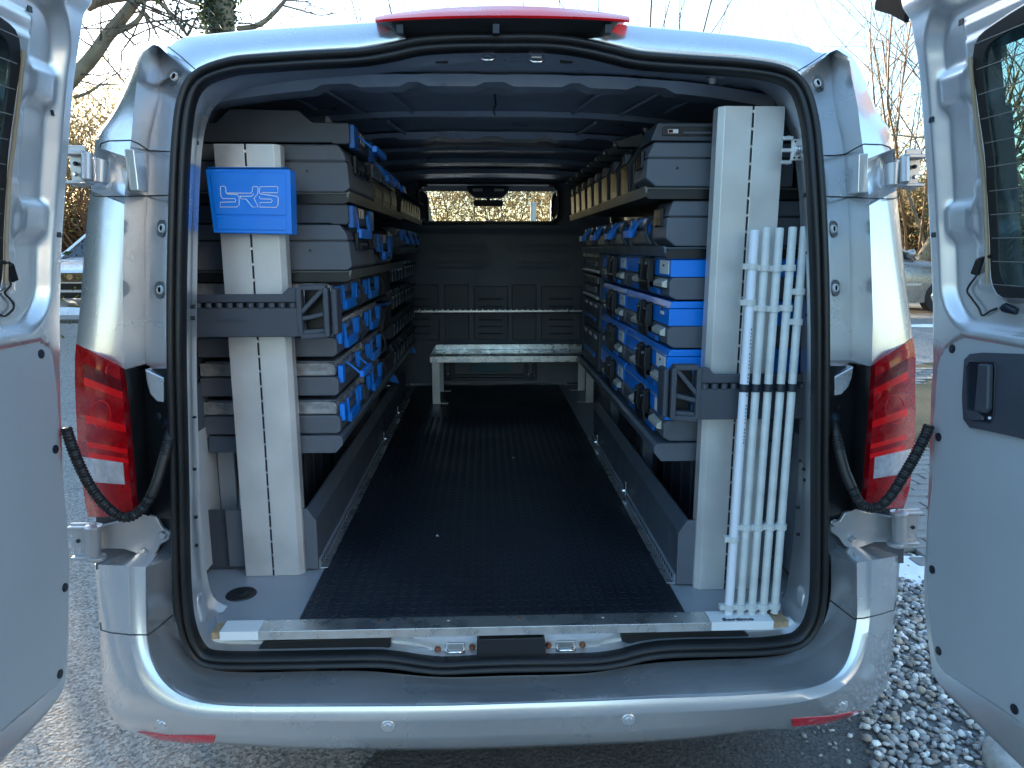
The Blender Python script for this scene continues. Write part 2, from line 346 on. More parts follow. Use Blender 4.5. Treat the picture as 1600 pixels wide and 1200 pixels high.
# square and round openings punched in the jamb
for px, py, w, h in ((312,160,6,8),(307,223,3,6),(301,479,2.2,6),(301,497,2.2,6),(304,652,1.5,3),(304,733,1.5,4),(306,808,2,4),(307,852,2,4),(1241,168,6,8),(1258,305,3,6),(1262,492,2.5,6),(1262,395,2,4),(1251,720,2,4),(1256,733,2,4),(1258,750,2,4),(1247,793,2,4),(1247,835,2,4)):
    c = Py(px, py, .075 + rake(1.9) * (py < 300)); sgn = 1 if px < 800 else -1
    q = MB().box(c[0] - .004, c[0] + .004, c[1] - w * .0016, c[1] + w * .0016, c[2] - h * .0008, c[2] + h * .0008).build('punched_hole', BLACKP, van)
for sx, pts_ in ((-1, [(295,945),(310,930),(322,960),(318,985),(302,998),(294,975)]), (1, [(1250,925),(1262,910),(1270,935),(1268,975),(1252,965),(1247,945)])):
    p3 = [Py(x, y, .06) for x, y in pts_]; m = MB(); c = np.mean(p3, 0)
    m.grid([[tuple(p + np.array([0, .02, 0])) for p in p3], [tuple(p) for p in p3], [tuple((p - c) * .75 + c + np.array([0, -.012, 0])) for p in p3]], closed=True); m.f.append(tuple(len(m.v) - 6 + i for i in range(6)))
    pl = m.build('striker_plate', PAINTIN, van, bevel=.004)
    for k, rr in ((-.020, .0025), (0, .006), (.022, .0025)):
        cc = c + np.array([0, -.013, k]); MB().cyl(cc, cc + np.array([0, -.002, 0]), rr, 12).build('screw_hole', BLACKP if rr > .004 else CHROME, pl)

HOLEM = mat('dark_hole', (.008, .008, .009), .95, spec=.05)
# ---- rear corner pillars
PIL = {
 -1: dict(sil=[(66,226),(72,217),(90,210),(110,205),(130,198),(150,190),(170,179),(190,166),(205,154),(220,149),(245,146),(300,141),(330,137),(400,131),(470,126),(537,119)],
          cre=[(72,236),(80,224),(100,217),(150,211),(215,205),(245,202),(300,195),(400,192),(500,192),(576,194)],
          fla=[(74,251),(150,248),(190,240),(220,233),(260,231),(300,230),(350,227),(400,226),(568,227)],
          sea=[(108,300),(125,288),(140,281),(170,274),(200,271),(260,267),(350,264),(450,262),(592,263)]),
 1: dict(sil=[(76,1318),(84,1330),(110,1345),(140,1358),(170,1369),(185,1378),(200,1389),(225,1397),(255,1399),(300,1401),(340,1405),(400,1411),(460,1418),(527,1426)],
         cre=[(80,1312),(90,1327),(118,1330),(165,1340),(215,1346),(240,1350),(310,1358),(400,1361),(500,1364),(571,1362)],
         fla=[(83,1298),(150,1302),(190,1309),(220,1316),(260,1321),(310,1325),(400,1328),(566,1328)],
         sea=[(112,1248),(130,1262),(150,1271),(175,1277),(205,1282),(250,1286),(310,1290),(400,1294),(500,1296),(590,1297)])}
def linept(tab, v, dy):
    py = tab[0][0] + (tab[-1][0] - tab[0][0]) * v; return P(interp(tab, py)[0], py, dy), py
side = {}
def between(A, B, v, k, dy):
    ya = A[0][0] + (A[-1][0] - A[0][0]) * v; yb = B[0][0] + (B[-1][0] - B[0][0]) * v
    return P(interp(A, ya)[0] * (1 - k) + interp(B, yb)[0] * k, ya * (1 - k) + yb * k, dy)
GAP = mat('shut_line', (.02, .022, .025), .6)
for s in (-1, 1):
    T = PIL[s]; rows = []; pys = []; V = np.linspace(0, 1, 56); side[s] = []
    for v in V:
        sil, pyv = linept(T['sil'], v, .07); mid = between(T['sil'], T['cre'], v, .45, .0)
        q1 = between(T['sil'], T['cre'], v, .12, .035)
        cr, _ = linept(T['cre'], v, -.030); fl, _ = linept(T['fla'], v, .075); se, _ = linept(T['sea'], v, .025)
        c1 = cr + (mid - cr) * .12; f0 = cr + (fl - cr) * .10 + np.array([0, .006, 0]); f1 = cr + (fl - cr) * .94; f2 = fl + (se - fl) * .10
        far = sil + np.array([0, .06, 0]); side[s].append(sil)
        rows.append([far, sil, q1, mid, c1, cr, f0, f1, fl, f2, fl * .3 + se * .7 + np.array([0, .01, 0]), se]); pys.append(pyv)
    rows = [[p + np.array([0, .14, -.004]) for p in rows[0]], [p + np.array([0, .05, .010]) for p in rows[0]], [p + np.array([0, .016, .008]) for p in rows[0]]] + rows + [[p + np.array([0, .006, -.003]) for p in rows[-1]], [p + np.array([0, .10, -.003]) for p in rows[-1]]]; pys = [0, 0, 0] + pys + [700, 701]
    pocket = lambda i, j: 1 <= j <= 4 and 226 <= pys[i] <= 296 + (0 if s < 0 else 4) and pys[i + 1] <= 304
    pil_o = MB().grid(rows, skip=pocket).build('rear_pillar', PAINT, van, smooth=38); pcast = caster(pil_o)
    # pocket for the upper hinge
    idx = [i for i in range(len(pys) - 1) if pocket(i, 2)]; r0, r1 = idx[0], idx[-1] + 1
    def pk(k, d):
        out = []
        for i in range(r0, r1 + 1): out.append(rows[i][5])
        for j in range(4, 0, -1): out.append(rows[r1][j])
        for i in range(r1 - 1, r0 - 1, -1): out.append(rows[i][1])
        for j in range(2, 5): out.append(rows[r0][j])
        c = np.mean(out, 0); return [tuple((p - c) * k + c + np.array([0, d, 0])) for p in out]
    m = MB().grid([pk(1, 0), pk(.97, .004), pk(.86, .035), pk(.72, .05), pk(.3, .05)], closed=True); nn = len(pk(1, 0)); m.f.append(tuple(len(m.v) - nn + i for i in range(nn)))
    m.build('hinge_pocket', PAINT, van, smooth=60)
    e0, e1 = ([(193, 232), (209, 233), (211, 297), (196, 297)], -.034) if s < 0 else ([(1342, 240), (1358, 239), (1360, 301), (1346, 301)], -.034)
    MB().prism([(P(x, y, e1)[0], P(x, y, e1)[2]) for x, y in e0], 'y', P(*e0[0], e1)[1], P(*e0[0], e1)[1] + .05).build('pocket_cheek', PAINT, van, bevel=.003)
    # shut lines above and below the pocket
    up = [(150,262),(152,240),(158,224),(170,220),(204,219),(216,224),(233,235),(250,236),(266,237)] if s < 0 else [(1398,262),(1397,240),(1390,230),(1378,226),(1350,225),(1338,231),(1320,241),(1303,243),(1286,243)]
    dn = [(141,292),(142,302),(150,307),(193,307),(228,306),(264,305)] if s < 0 else [(1405,300),(1404,308),(1396,311),(1360,310),(1326,308),(1291,307)]
    def onp(px, py):                    # follow the pillar surface
        h = pcast(px, py, .0015); return h if h is not None else P(px, py, .0)
    for ln in (up, dn):
        pts_ = [onp(*(np.array(a) * (1 - k) + np.array(b_) * k)) for a, b_ in zip(ln, ln[1:]) for k in np.arange(0, 1, .1)] + [onp(*ln[-1])]
        MB().tube(pts_, .0014, 6).build('shut_line', GAP, van)
    # bump stops in the pillar face
    for px, py in ([(271,121),(253,357),(250,453)] if s < 0 else [(1278,131),(1302,358),(1305,450)]):
        c = onp(px, py); cup = MB(); n = 24; rr = .0195
        q0, q1, q2, q3 = onp(px - 7, py), onp(px + 7, py), onp(px, py - 7), onp(px, py + 7)
        eu = (q1 - q0) / np.linalg.norm(q1 - q0); ev = (q2 - q3); ev = ev - eu * (ev @ eu); ev /= np.linalg.norm(ev); en = np.cross(eu, ev); en = en if en[1] > 0 else -en
        rg = lambda r_, dy_, ox=0: [tuple(c + eu * (ox + r_ * math.cos(2 * math.pi * k / n)) + ev * (r_ * math.sin(2 * math.pi * k / n)) + en * dy_) for k in range(n)]
        cup.grid([rg(rr * 1.06, .001), rg(rr, -.003), rg(rr * .92, -.0022), rg(rr * .5, -.0018)], closed=True); cup.f.append(tuple(len(cup.v) - n + i for i in range(n)))
        cu = cup.build('bump_stop', mat_cup if 'mat_cup' in globals() else globals().setdefault('mat_cup', mat('grey_cup', (.16, .17, .18), .45, .3)), van, smooth=40)
        ox = .006 if s < 0 else -.006
        q = MB().grid([rg(.0105, -.002, ox), rg(.0095, -.007, ox), rg(.0075, -.0075, ox), rg(.0070, -.0035, ox)], closed=True); q.build('plug_ring', WHITE, cu, smooth=40)
        q = MB().add(rg(.0074, -.0050, ox), [tuple(range(n))]).build('plug_hole', HOLEM, cu)
# rear header between seal and roof edge
hdr = [(300,113,262,72),(312,105,268,70),(330,97,276,64),(365,88,290,57),(410,84,400,46),(485,79,480,41),(560,75,560,36),(610,67,610,33),(650,58,650,31),(700,54,700,30),(785,53,785,30),(880,56,880,32),(926,63,926,35),(960,71,970,38),(1000,80,1010,42),(1075,86,1080,48),(1150,91,1150,55),(1200,97,1235,66),(1228,104,1262,72),(1240,109,1272,80),(1250,116,1290,83)]
rows = []
for x0, y0, x1, y1 in hdr:
    a = P(x0, y0, .012); b_ = P(x1, y1, .05); m_ = a * .5 + b_ * .5 + np.array([0, -.012, 0])
    rows.append([a, a * .75 + m_ * .25 + np.array([0, -.006, 0]), m_, b_ + np.array([0, -.012, -.006]), b_, b_ + np.array([0, .03, .008]), b_ + np.array([0, .3, .02])])
MB().grid(rows).build('roof_edge', PAINT, van, smooth=60)
for ln in ([(262,72),(285,90),(305,108)], [(1290,83),(1268,98),(1246,111)]):
    MB().tube([P(x, y, .012) - np.array([0, .004, 0]) for x, y in ln], .0012, 6).build('shut_line', GAP, van)
# high brake light
brl = MB(); bh = MB()
R1 = []; R2 = []
for k in range(25):
    t = k / 24; px = 586 + 398 * t; e = 1 - (2 * t - 1) ** 2
    ytop = 26 - 17 * e ** .9; ylow = 32 - 8 * e ** .7; yb = 36 + 28 * min(1, e * 2.6) ** .7
    pu = P(px, ytop, .04); pl = P(px, ylow, -.055 * min(1, e * 4 + .25)); pm_ = P(px, ytop + (ylow - ytop) * .6, -.035 * min(1, e * 4 + .2)); pb = P(px if .1 < t < .9 else 586 + 398 * (.1 + (t - .1) * .45 if t < .1 else .9 + (t - .9) * .45), yb, .018)
    R1.append([pu + np.array([0, .12, .01]), pu, pm_, pl, pl + np.array([0, .004, -.004])]); pl2 = pl + np.array([0, .003, -.003])
    R2.append([pl2, pl2 + (pb - pl2) * .08 + np.array([0, -.002, 0]), pl2 + (pb - pl2) * .8, pb])
bl_ = brl.grid(R1).build('high_brake_light', REDB, van, smooth=50)
bh.grid(R2).build('lamp_housing', BLACKP, bl_, smooth=40)
for px in (625, 775, 950):
    c = P(px, 45, -.03); MB().box(c[0] - .008, c[0] + .008, c[1] - .006, c[1] + .01, c[2] - .012, c[2] + .01).build('housing_clip', RUBBER, bl_, bevel=.002)

# ---- tail lights and the black panels beside them
TL = {-1: dict(sil=[(536,119),(560,117),(600,117),(650,119),(690,121),(720,124),(760,129),(790,134),(808,138)], inn=[(576,194),(600,198),(650,204),(700,208),(760,213),(806,218)]),
      1: dict(sil=[(527,1427),(560,1431),(600,1430),(650,1431),(690,1429),(720,1427),(760,1422),(780,1417),(793,1412)], inn=[(572,1361),(600,1359),(650,1356),(700,1352),(760,1348),(797,1343)])}
for s in (-1, 1):
    T = TL[s]; V = np.linspace(0, 1, 64); rows = []
    for v in V:
        a, pya = linept(T['sil'], v, .09); b_, pyb = linept(T['inn'], v, .0)
        row = []
        for k in (0, .06, .18, .34, .5, .66, .8, .9, .97, 1):
            p = a * (1 - k) + b_ * k; d = .09 * (1 - k) - (.058 * (1 - (1 - min(k * 1.6, 1)) ** 2) - .03 * max(0, k - .5) * 2)
            x = 800 + FPX * ((p - CAM) @ _r) / ((p - CAM) @ _f); y = 600 - FPX * ((p - CAM) @ _u) / ((p - CAM) @ _f)
            rib = .0015 * math.sin(v * 40) if .15 < k < .95 and not (.6 < v < .76) else 0
            row.append(P(x, y, d * .9 + rib - .01 * (.15 < k < .95)))
        rows.append(row)
    lamp = MB(); n = len(V)
    def cat_(i, j):                      # which lens a cell belongs to
        v = (V[i] + V[min(i + 1, n - 1)]) / 2
        if .655 <= v < .80 and 1 <= j <= 5: return 'clear'
        if (.18 < v < .215 or .555 < v < .595 or .615 < v < .655) and 2 <= j <= 6: return 'bright'
        if j >= 7 or .10 < v < .175 and 2 <= j: return 'dark'
        if .40 < v < .44 and 2 <= j <= 6: return 'bright'
        return 'red'
    rows.insert(0, [p + np.array([0, .08, 0]) for p in rows[0]]); V = np.r_[-.001, V]; n += 1
    tl = MB().grid(rows, skip=lambda i, j: cat_(i, j) != 'red').build('tail_light', REDL, van, smooth=55)
    MB().grid(rows, skip=lambda i, j: cat_(i, j) != 'clear').build('reverse_lens', CLEARL, tl, smooth=55)
    MB().grid(rows, skip=lambda i, j: cat_(i, j) != 'dark').build('dark_lens', REDD, tl, smooth=55)
    for va, vb in ((.17, .22), (.39, .45), (.55, .60), (.61, .66)):
        MB().grid(rows, skip=lambda i, j: cat_(i, j) != 'bright' or not va < (V[i] + V[min(i + 1, n - 1)]) / 2 < vb).build('light_strip', REDB, tl, smooth=55)
    rim = [rows[i][-1] for i in range(n)]; rim[0] = rows[1][-1]
    r2 = []
    seaT = PIL[s]['sea']
    for i, v in enumerate(V):
        py = (576 if s < 0 else 572) + 235 * v
        pxse = interp([(570,263),(640,264),(750,267),(830,268)] if s < 0 else [(570,1296),(640,1296),(750,1295),(830,1294)], py)[0]
        se = P(pxse, py, .022); a = rim[i]; bck = a * .62 + se * .38; bck = P(800 + FPX * ((bck - CAM) @ _r) / ((bck - CAM) @ _f), 600 - FPX * ((bck - CAM) @ _u) / ((bck - CAM) @ _f), .065)
        r2.append([a, a + np.array([-.0 * s, .012, 0]), bck + (a - bck) * .06, bck, se])
    MB().grid(r2).build('lamp_side_panel', BLACKP, van, smooth=35)
    # round reflector bowl behind the upper lens
    cx, cy = (158, 648) if s < 0 else (1398, 640)
    lc = caster(tl); ringp = []
    for k in range(25):
        a = 2 * math.pi * k / 24; h = lc(cx + 15 * math.cos(a), cy + 22 * math.sin(a), .0006)
        if h is not None: ringp.append(h)
    if len(ringp) > 12: MB().tube(ringp, .0011, 5).build('reflector_ring', REDB, tl, smooth=60)
    # pale end of the pillar panel over the black trim
    q = [(233,574),(263,588),(263,626),(252,625),(241,613),(236,596)] if s < 0 else [(1327,570),(1297,586),(1297,616),(1308,614),(1319,602),(1324,588)]
    MB().prism([(0, 0)] * 0 or [(P(x, y, .05)[0], P(x, y, .05)[2]) for x, y in q], 'y', .027, .06).build('panel_end', PAINT, van, bevel=.003)
    for px, py in ([(252,650),(262,768)] if s < 0 else [(1306,636),(1300,750)]):
        c = P(px, py, .045); MB().tube([c + np.array([0, .02, 0]), c + np.array([0, -.004, 0]), c + np.array([0, -.008, 0])], [.011, .011, .006], 14).build('panel_plug', RUBBER, van, smooth=40)
    # silver steel behind the lower hinge, darkened for the gap's shade; hinge plate and bolts
    bk = [(150,790),(272,790),(272,890),(150,890)] if s < 0 else [(1292,780),(1412,780),(1412,880),(1292,880)]
    MB().add([P(x, y, .075) for x, y in bk], [(0, 1, 2, 3)]).build('shaded_hinge_backing', DARKP2, van)
    hp = [(150,822),(190,812),(225,802),(246,806),(256,824),(268,832),(266,842),(252,850),(246,862),(232,868),(215,864),(195,857),(168,856),(150,858)] if s < 0 else [(1412,810),(1372,802),(1335,795),(1318,800),(1311,812),(1296,818),(1296,830),(1308,838),(1318,852),(1330,858),(1345,854),(1365,846),(1392,846),(1412,848)]
    h3 = [P(x, y, .05) for x, y in hp]
    hinge = MB().prism([(p[0], p[2]) for p in h3], 'y', .044, .056).build('lower_hinge', HINGEM, van, bevel=.004)
    for px, py in ([(255,835),(227,860)] if s < 0 else [(1304,817),(1331,841)]):
        c = P(px, py, .044); MB().tube([c, c + np.array([0, -.003, 0]), c + np.array([0, -.009, 0]), c + np.array([0, -.009, 0])], [.011, .011, .0075, .004], 12).build('bolt', CHROME, hinge, smooth=40)
    c0, c1 = (P(146, 822, .01), P(146, 874, .01)) if s < 0 else (P(1405, 800, .01), P(1405, 852, .01))
    MB().tube([c0 + (c1 - c0) * k for k in (-.02, 0, .12, .13, .87, .88, 1, 1.02)], [.014, .019, .019, .017, .017, .019, .019, .014], 20).build('hinge_barrel', HINGEM, hinge, smooth=35)
    x0 = c0[0]; arm = MB().box(min(x0, x0 + s * .06), max(x0, x0 + s * .06), c0[1] + .008, c0[1] + .016, c1[2] - .004, c0[2] + .004)
    for zc in (c0[2] - .004, c1[2] + .004): arm.tube([(x0, c0[1], zc - .005), (x0, c0[1], zc + .005)], .0215, 18); arm.box(min(x0, x0 + s * .06), max(x0, x0 + s * .06), c0[1] - .006, c0[1] + .0085, zc - .004, zc + .004)
    arm.build('hinge_arm', HINGEM, hinge, bevel=.002)
    for dz in (.02, .045): cc = c1 + np.array([s * .035, .008, dz]); MB().cyl(cc, cc + np.array([0, -.003, 0]), .005, 10).build('bolt', CHROME if dz < .03 else RUBBER, hinge)
    # upper hinge
    b0, b1 = (P(156, 250, -.005), P(156, 288, -.005)) if s < 0 else (P(1393, 256, -.005), P(1393, 292, -.005))
    uh = MB().tube([b0, b0 + (b1 - b0) * .05, b0 + (b1 - b0) * .95, b1], [.014, .019, .015, .012], 20).build('upper_hinge', HINGEM, van, smooth=35)
    d0, d1 = (P(136, 240, -.02), P(136, 282, -.02)) if s < 0 else (P(1413, 245, -.02), P(1413, 286, -.02))
    MB().tube([d0, d0 + (d1 - d0) * .03, d0 + (d1 - d0) * .97, d1], [.008, .0115, .0115, .008], 16).build('hinge_barrel', HINGEM, uh, smooth=35)
    e = s * .05
    MB().box(min(d0[0], b0[0]), max(d0[0], b0[0]), d0[1] - .004, d0[1] + .012, d1[2] + .006, d0[2] - .006).build('hinge_link', HINGEM, uh, bevel=.003)
    pl = MB().box(min(d0[0] + s * .005, d0[0] + e), max(d0[0] + s * .005, d0[0] + e), d0[1] - .01, d0[1] + .03, d0[2] - .004, d0[2] + .006); pl.box(min(d0[0] + s * .005, d0[0] + e), max(d0[0] + s * .005, d0[0] + e), d0[1] - .01, d0[1] + .03, d1[2] - .008, d1[2]); pl.box(min(d0[0] + s * .012, d0[0] + e), max(d0[0] + s * .012, d0[0] + e), d0[1] + .016, d0[1] + .024, d1[2] - .012, d0[2] + .02)
    pl.build('hinge_arm', HINGEM, uh, bevel=.003)
    for k in (.35, .75): c = d0 + (d1 - d0) * k + np.array([s * .032, .010, 0]); MB().tube([c + np.array([0, .006, 0]), c, c - np.array([0, .004, 0])], [.005, .005, .003], 10).build('bolt', CHROME if k > .5 else RUBBER, uh)

# ---- bumper
ST = [((268,872),(230,886),(148,882)),((270,930),(231,935),(152,935)),((273,962),(232,990),(156,988)),((278,990),(236,1025),(160,1050)),((288,1018),(248,1058),(170,1098)),((304,1038),(270,1082),(192,1135)),((330,1048),(305,1097),(250,1160)),((400,1051),(380,1102),(340,1167)),((560,1048),(560,1102),(560,1172)),((680,1058),(690,1101),(700,1172)),((790,1056),(790,1098),(800,1169)),((920,1052),(920,1094),(930,1164)),((1010,1037),(1010,1090),(1060,1157)),((1100,1031),(1130,1086),(1180,1148)),((1190,1028),(1220,1081),(1280,1134)),((1240,1022),(1280,1073),(1345,1112)),((1268,1006),(1312,1055),(1378,1078)),((1286,978),(1326,1025),(1390,1040)),((1295,945),(1333,985),(1396,1000)),((1298,915),(1335,966),(1400,952)),((1298,868),(1337,880),(1407,868))]
def bz(k, a, b_): return tuple(np.array(a) * (1 - k) + np.array(b_) * k)
mats_ = []
for i, (a, c, o_) in enumerate(ST):
    e = min(i, len(ST) - 1 - i); w = float(sstep(0, 6, e)); dc = -.025 - .085 * w; do = .10 - .185 * float(sstep(4, 7.5, e)); dm = dc - .012
    di = .055 - .035 * float(sstep(1, 5, e))
    row = [P(*a, di), P(*bz(.12, a, c), di * .85 + dc * .15 + .003), P(*bz(.5, a, c), di * .5 + dc * .5 + .004), P(*bz(.93, a, c), dc + .008), P(*bz(.985, a, c), dc + .001), P(*bz(.03, c, o_), dc - .004), P(*bz(.09, c, o_), dc - .0065), P(*bz(.34, c, o_), dm - .002), P(*bz(.37, c, o_), dm - .0005), P(*bz(.7, c, o_), (dm * .7 + do * .3) if e < 7 else dm + .004), P(*bz(.93, c, o_), (dm * .25 + do * .75) if e < 7 else dm + .014), P(*o_, do if e < 7 else dm + .03)]
    row.append(row[-1] + np.array([0, .10, -.02 if e > 5 else 0])); mats_.append(row)
b2 = []
for j in range(len(mats_[0])):
    q_ = catmull([r_[j] for r_ in mats_], 161); kk = lambda n_, sg: np.exp(-np.arange(-n_, n_ + 1) ** 2 / (2. * sg * sg)); sm_ = lambda a_, n_, sg: np.convolve(np.pad(a_, n_, mode='reflect', reflect_type='odd'), kk(n_, sg) / kk(n_, sg).sum(), 'valid'); q_[:, 1] = sm_(q_[:, 1], 16, 6); q_[:, 0] = sm_(q_[:, 0], 6, 2); q_[:, 2] = sm_(q_[:, 2], 6, 2); b2.append(q_)
rowsB = [[b2[j][i] for j in range(len(b2))] for i in range(161)]
first = [p + np.array([0, .14, .0]) for p in rowsB[0]]; last = [p + np.array([0, .14, .0]) for p in rowsB[-1]]
bump = MB().grid([first] + rowsB + [last]).build('bumper', PAINT, van, smooth=42)
def proj(p): d = np.array(p) - CAM; z = d @ _f; return 800 + FPX * (d @ _r) / z, 600 - FPX * (d @ _u) / z
bcast = caster(bump)
def onb(px, py, lift=.001):             # a point on the bumper skin
    for k in range(30):
        h = bcast(px, py - k, lift)
        if h is not None and h[1] < .09 and h[2] > .25: return h
    return P(px, py, -.09)
for ln in ([(156,984),(175,989),(205,992),(232,992),(248,980),(270,961)], [(1400,952),(1375,960),(1350,966),(1334,967),(1316,953),(1297,938)]):
    pts_ = [onb(*bz(k, a, b_), .0012) for a, b_ in zip(ln, ln[1:]) for k in np.arange(0, 1, .1)] + [onb(*ln[-1], .0012)]
    MB().tube(pts_, .0015, 6).build('shut_line', GAP, bump)
for px, py in ((254,1132),(606,1135),(982,1125),(1315,1102)):
    c = onb(px, py, .002); MB().tube([c + np.array([0, .012, 0]), c, c + np.array([0, -.0012, 0]), c + np.array([0, -.0012, 0])], [.0165, .0165, .0145, .012], 24).build('sensor_ring', PAINTIN, bump, smooth=30)
    MB().tube([c + np.array([0, .01, 0]), c + np.array([0, -.002, 0]), c + np.array([0, -.004, 0])], [.0095, .0095, .008], 20).build('parking_sensor', PAINT, bump, smooth=30)
for q in ([(214,1144),(262,1150),(336,1151),(334,1161),(290,1161),(246,1156)], [(1347,1111),(1300,1120),(1237,1124),(1239,1135),(1285,1132),(1322,1122)]):
    # reflector: a slim bar following the skin
    n = 26; T_ = np.linspace(0, 1, n)
    topl = [onb(*np.array(interp([(0, *q[0]), (.42, *q[1]), (1, *q[2])], t)), .009) for t in T_]
    botl = [onb(*np.array(interp([(0, *q[0]), (.22, *q[5]), (.6, *q[4]), (1, *q[3])], t)), .009) for t in T_]
    sm = lambda L_: [np.mean(L_[max(0, k - 3):k + 4], 0) * np.array([0, 1, 0]) + L_[k] * np.array([1, 0, 1]) for k in range(n)]
    topl, botl = np.array(topl), np.array(botl)
    midl = []
    for a_, b_ in zip(topl, botl):
        pa, pb = proj(a_), proj(b_); midl.append(onb((pa[0] + pb[0]) / 2, (pa[1] + pb[1]) / 2, .009))
    MB().grid([[p + np.array([0, .022, .001]) for p in topl], topl, midl, botl, [p + np.array([0, .022, -.001]) for p in botl]]).build('reflector', REFL, bump, smooth=30)
# ---- sill furniture: cover plates, strikers, centre box
def plate(name, pts_, y0, y1, m, bv=.003, par=None):
    return MB().prism([(Py(x, y, y0)[0], Py(x, y, y0)[2]) for x, y in pts_], 'y', y0, y1).build(name, m, par or van, bevel=bv)
sill = plate('sill_panel', [(300,1028),(345,985),(1235,965),(1268,998),(1240,1014),(1010,1024),(960,1038),(690,1044),(610,1036)], .047, .06, PAINTIN)
plate('sill_cover', [(400,1018),(412,1003),(605,993),(611,998),(610,1012),(596,1018)], .03, .047, BLACKP, par=van)
plate('sill_cover', [(1178,1000),(1162,986),(975,988),(970,993),(972,1003),(985,1007)], .03, .047, BLACKP, par=van)
plate('sill_centre_step', [(640,994),(965,985),(950,998),(930,1016),(690,1022),(660,1010)], .041, .047, PAINTIN, par=van)
cbx = plate('latch_cover', [(745,1002),(748,999),(848,996),(852,1000),(853,1026),(745,1030)], .012, .047, BLACKP, par=van)
for px, py in ((684,1014),(738,1011),(857,1008),(910,1007)):
    c = Py(px, py, .04); MB().tube([c, c + np.array([0, -.004, 0]), c + np.array([0, -.008, 0])], [.0085, .008, .004], 12).build('rusty_rivet', RUST, van, smooth=40)
for px, py in ((711,1013),(884,1010)):
    c = Py(px, py, .035); st = MB().tube([c + np.array(d) for d in ((-.022, .01, -.004), (-.022, -.012, -.004), (-.014, -.018, 0), (.014, -.018, 0), (.022, -.012, -.004), (.022, .01, -.004))], .0042, 10).build('striker', CHROME, van, smooth=60)
    MB().box(c[0] - .026, c[0] + .026, c[1] + .002, c[1] + .008, c[2] - .004, c[2] + .014).build('striker_base', GALV, st, bevel=.003)
for px, py in ((762,85),(838,88)):
    c = P(px, py, .06); st = MB().tube([c + np.array(d) for d in ((-.016, 0, .012), (-.016, -.012, -.012), (-.008, -.018, -.017), (.008, -.018, -.017), (.016, -.012, -.012), (.016, 0, .012))], .0042, 10).build('upper_striker', CHROME, van, smooth=60)
    MB().box(c[0] - .017, c[0] + .017, c[1] - .004, c[1] + .006, c[2] - .006, c[2] + .016).build('striker_base', CHROME, st, bevel=.004)
# check strap bracket, right
c = Py(1240, 235, .13); st = MB()
for dz in (-.028, .0, .028): st.box(c[0] - .030, c[0] - .004, c[1] - .005, c[1] + .005, c[2] + dz - .0045, c[2] + dz + .0045)
st.prism([(c[0] - .018, c[2] - .034), (c[0] - .006, c[2] - .02), (c[0] - .006, c[2] + .02), (c[0] - .018, c[2] + .034), (c[0] - .011, c[2] + .034), (c[0] + .004, c[2] + .018), (c[0] + .004, c[2] - .018), (c[0] - .011, c[2] - .034)], 'y', c[1] - .004, c[1] + .004)
st.box(c[0] - .003, c[0] + .028, c[1] - .006, c[1] + .006, c[2] - .024, c[2] + .026)
ck = st.build('check_strap_bracket', GALV, van, bevel=.0015)
for k in range(5): MB().tube([c + np.array([-.002 + k * .005, -.012, 0]), c + np.array([.002 + k * .005, -.012, 0])], .010, 12).build('spring_coil', CHROME, ck, smooth=60)
for dx in (0, .012, .024):
    for dz in (-.018, .02): cc = c + np.array([dx, -.0065, dz]); MB().cyl(cc, cc + np.array([0, -.001, 0]), .0028, 8).build('punched_hole', BLACKP, ck)

# ---- outer side shell, roof, nose (built as they stand, seen only from other places)
for s in (-1, 1):
    sp = [p * np.array([1, 1, 1]) for p in side[s]]; low = [np.array([s * .985, sp[-1][1], z]) for z in (1.15, .95, .75, .55, .38)]
    col = sp + low; rows = []
    for y, k in ((.13, 1.0), (.4, .998), (1.5, .998), (3.0, .995), (3.9, .985), (4.5, .97)):
        rows.append([np.array([p[0] * k - s * .004, y + (p[1] - .07 if y < .2 else 0), min(p[2], 1.95) - (0 if y < 4.2 else 0) if y < 3.8 else min(p[2], 1.95 - max(0, y - 3.6) * .95)]) for p in col])
    MB().grid(rows).build('body_side', PAINT, van, smooth=50)
rf = []
for y, z in ((.12, 0), (.6, .012), (2, .02), (3.2, .012), (3.6, -.01)):
    rf.append([(x, y + .02, 1.968 + z - .10 * (abs(x) / .80) ** 4 * .9) for x in np.linspace(-.80, .80, 15)])
MB().grid(rf).build('roof', PAINT, van, smooth=60)
MB().grid([[(x, 3.62, 1.955 - .06 * (abs(x) / .75) ** 3) for x in np.linspace(-.76, .76, 9)], [(x * 1.06, 4.45 - .1 * (abs(x) / .75) ** 2, 1.24) for x in np.linspace(-.76, .76, 9)]]).build('windscreen', GLASSC, van, smooth=60)
for s in (-1, 1): MB().tube([(s * .78, 3.6, 1.94), (s * .84, 4.38, 1.22)], .035, 8).build('screen_pillar', PAINT, van, smooth=60)
MB().grid([[(x, y, z - .05 * (abs(x) / .85) ** 3) for x in np.linspace(-.86, .86, 9)] for y, z in ((4.38, 1.22), (4.7, 1.12), (5.0, 1.0), (5.1, .85), (5.12, .35))]).build('bonnet', PAINT, van, smooth=50)
MB().box(-.84, .84, 4.05, 4.4, 1.0, 1.20).build('dashboard', BLACKP, van, bevel=.04)
MB().box(-.93, .93, .15, 4.9, .27, .31).build('underbody', BLACKP, van)
TYRE = mat('tyre_rubber', (.02, .02, .021), .8, var=.2, bump=.3, bscale=60)
wheel0 = None
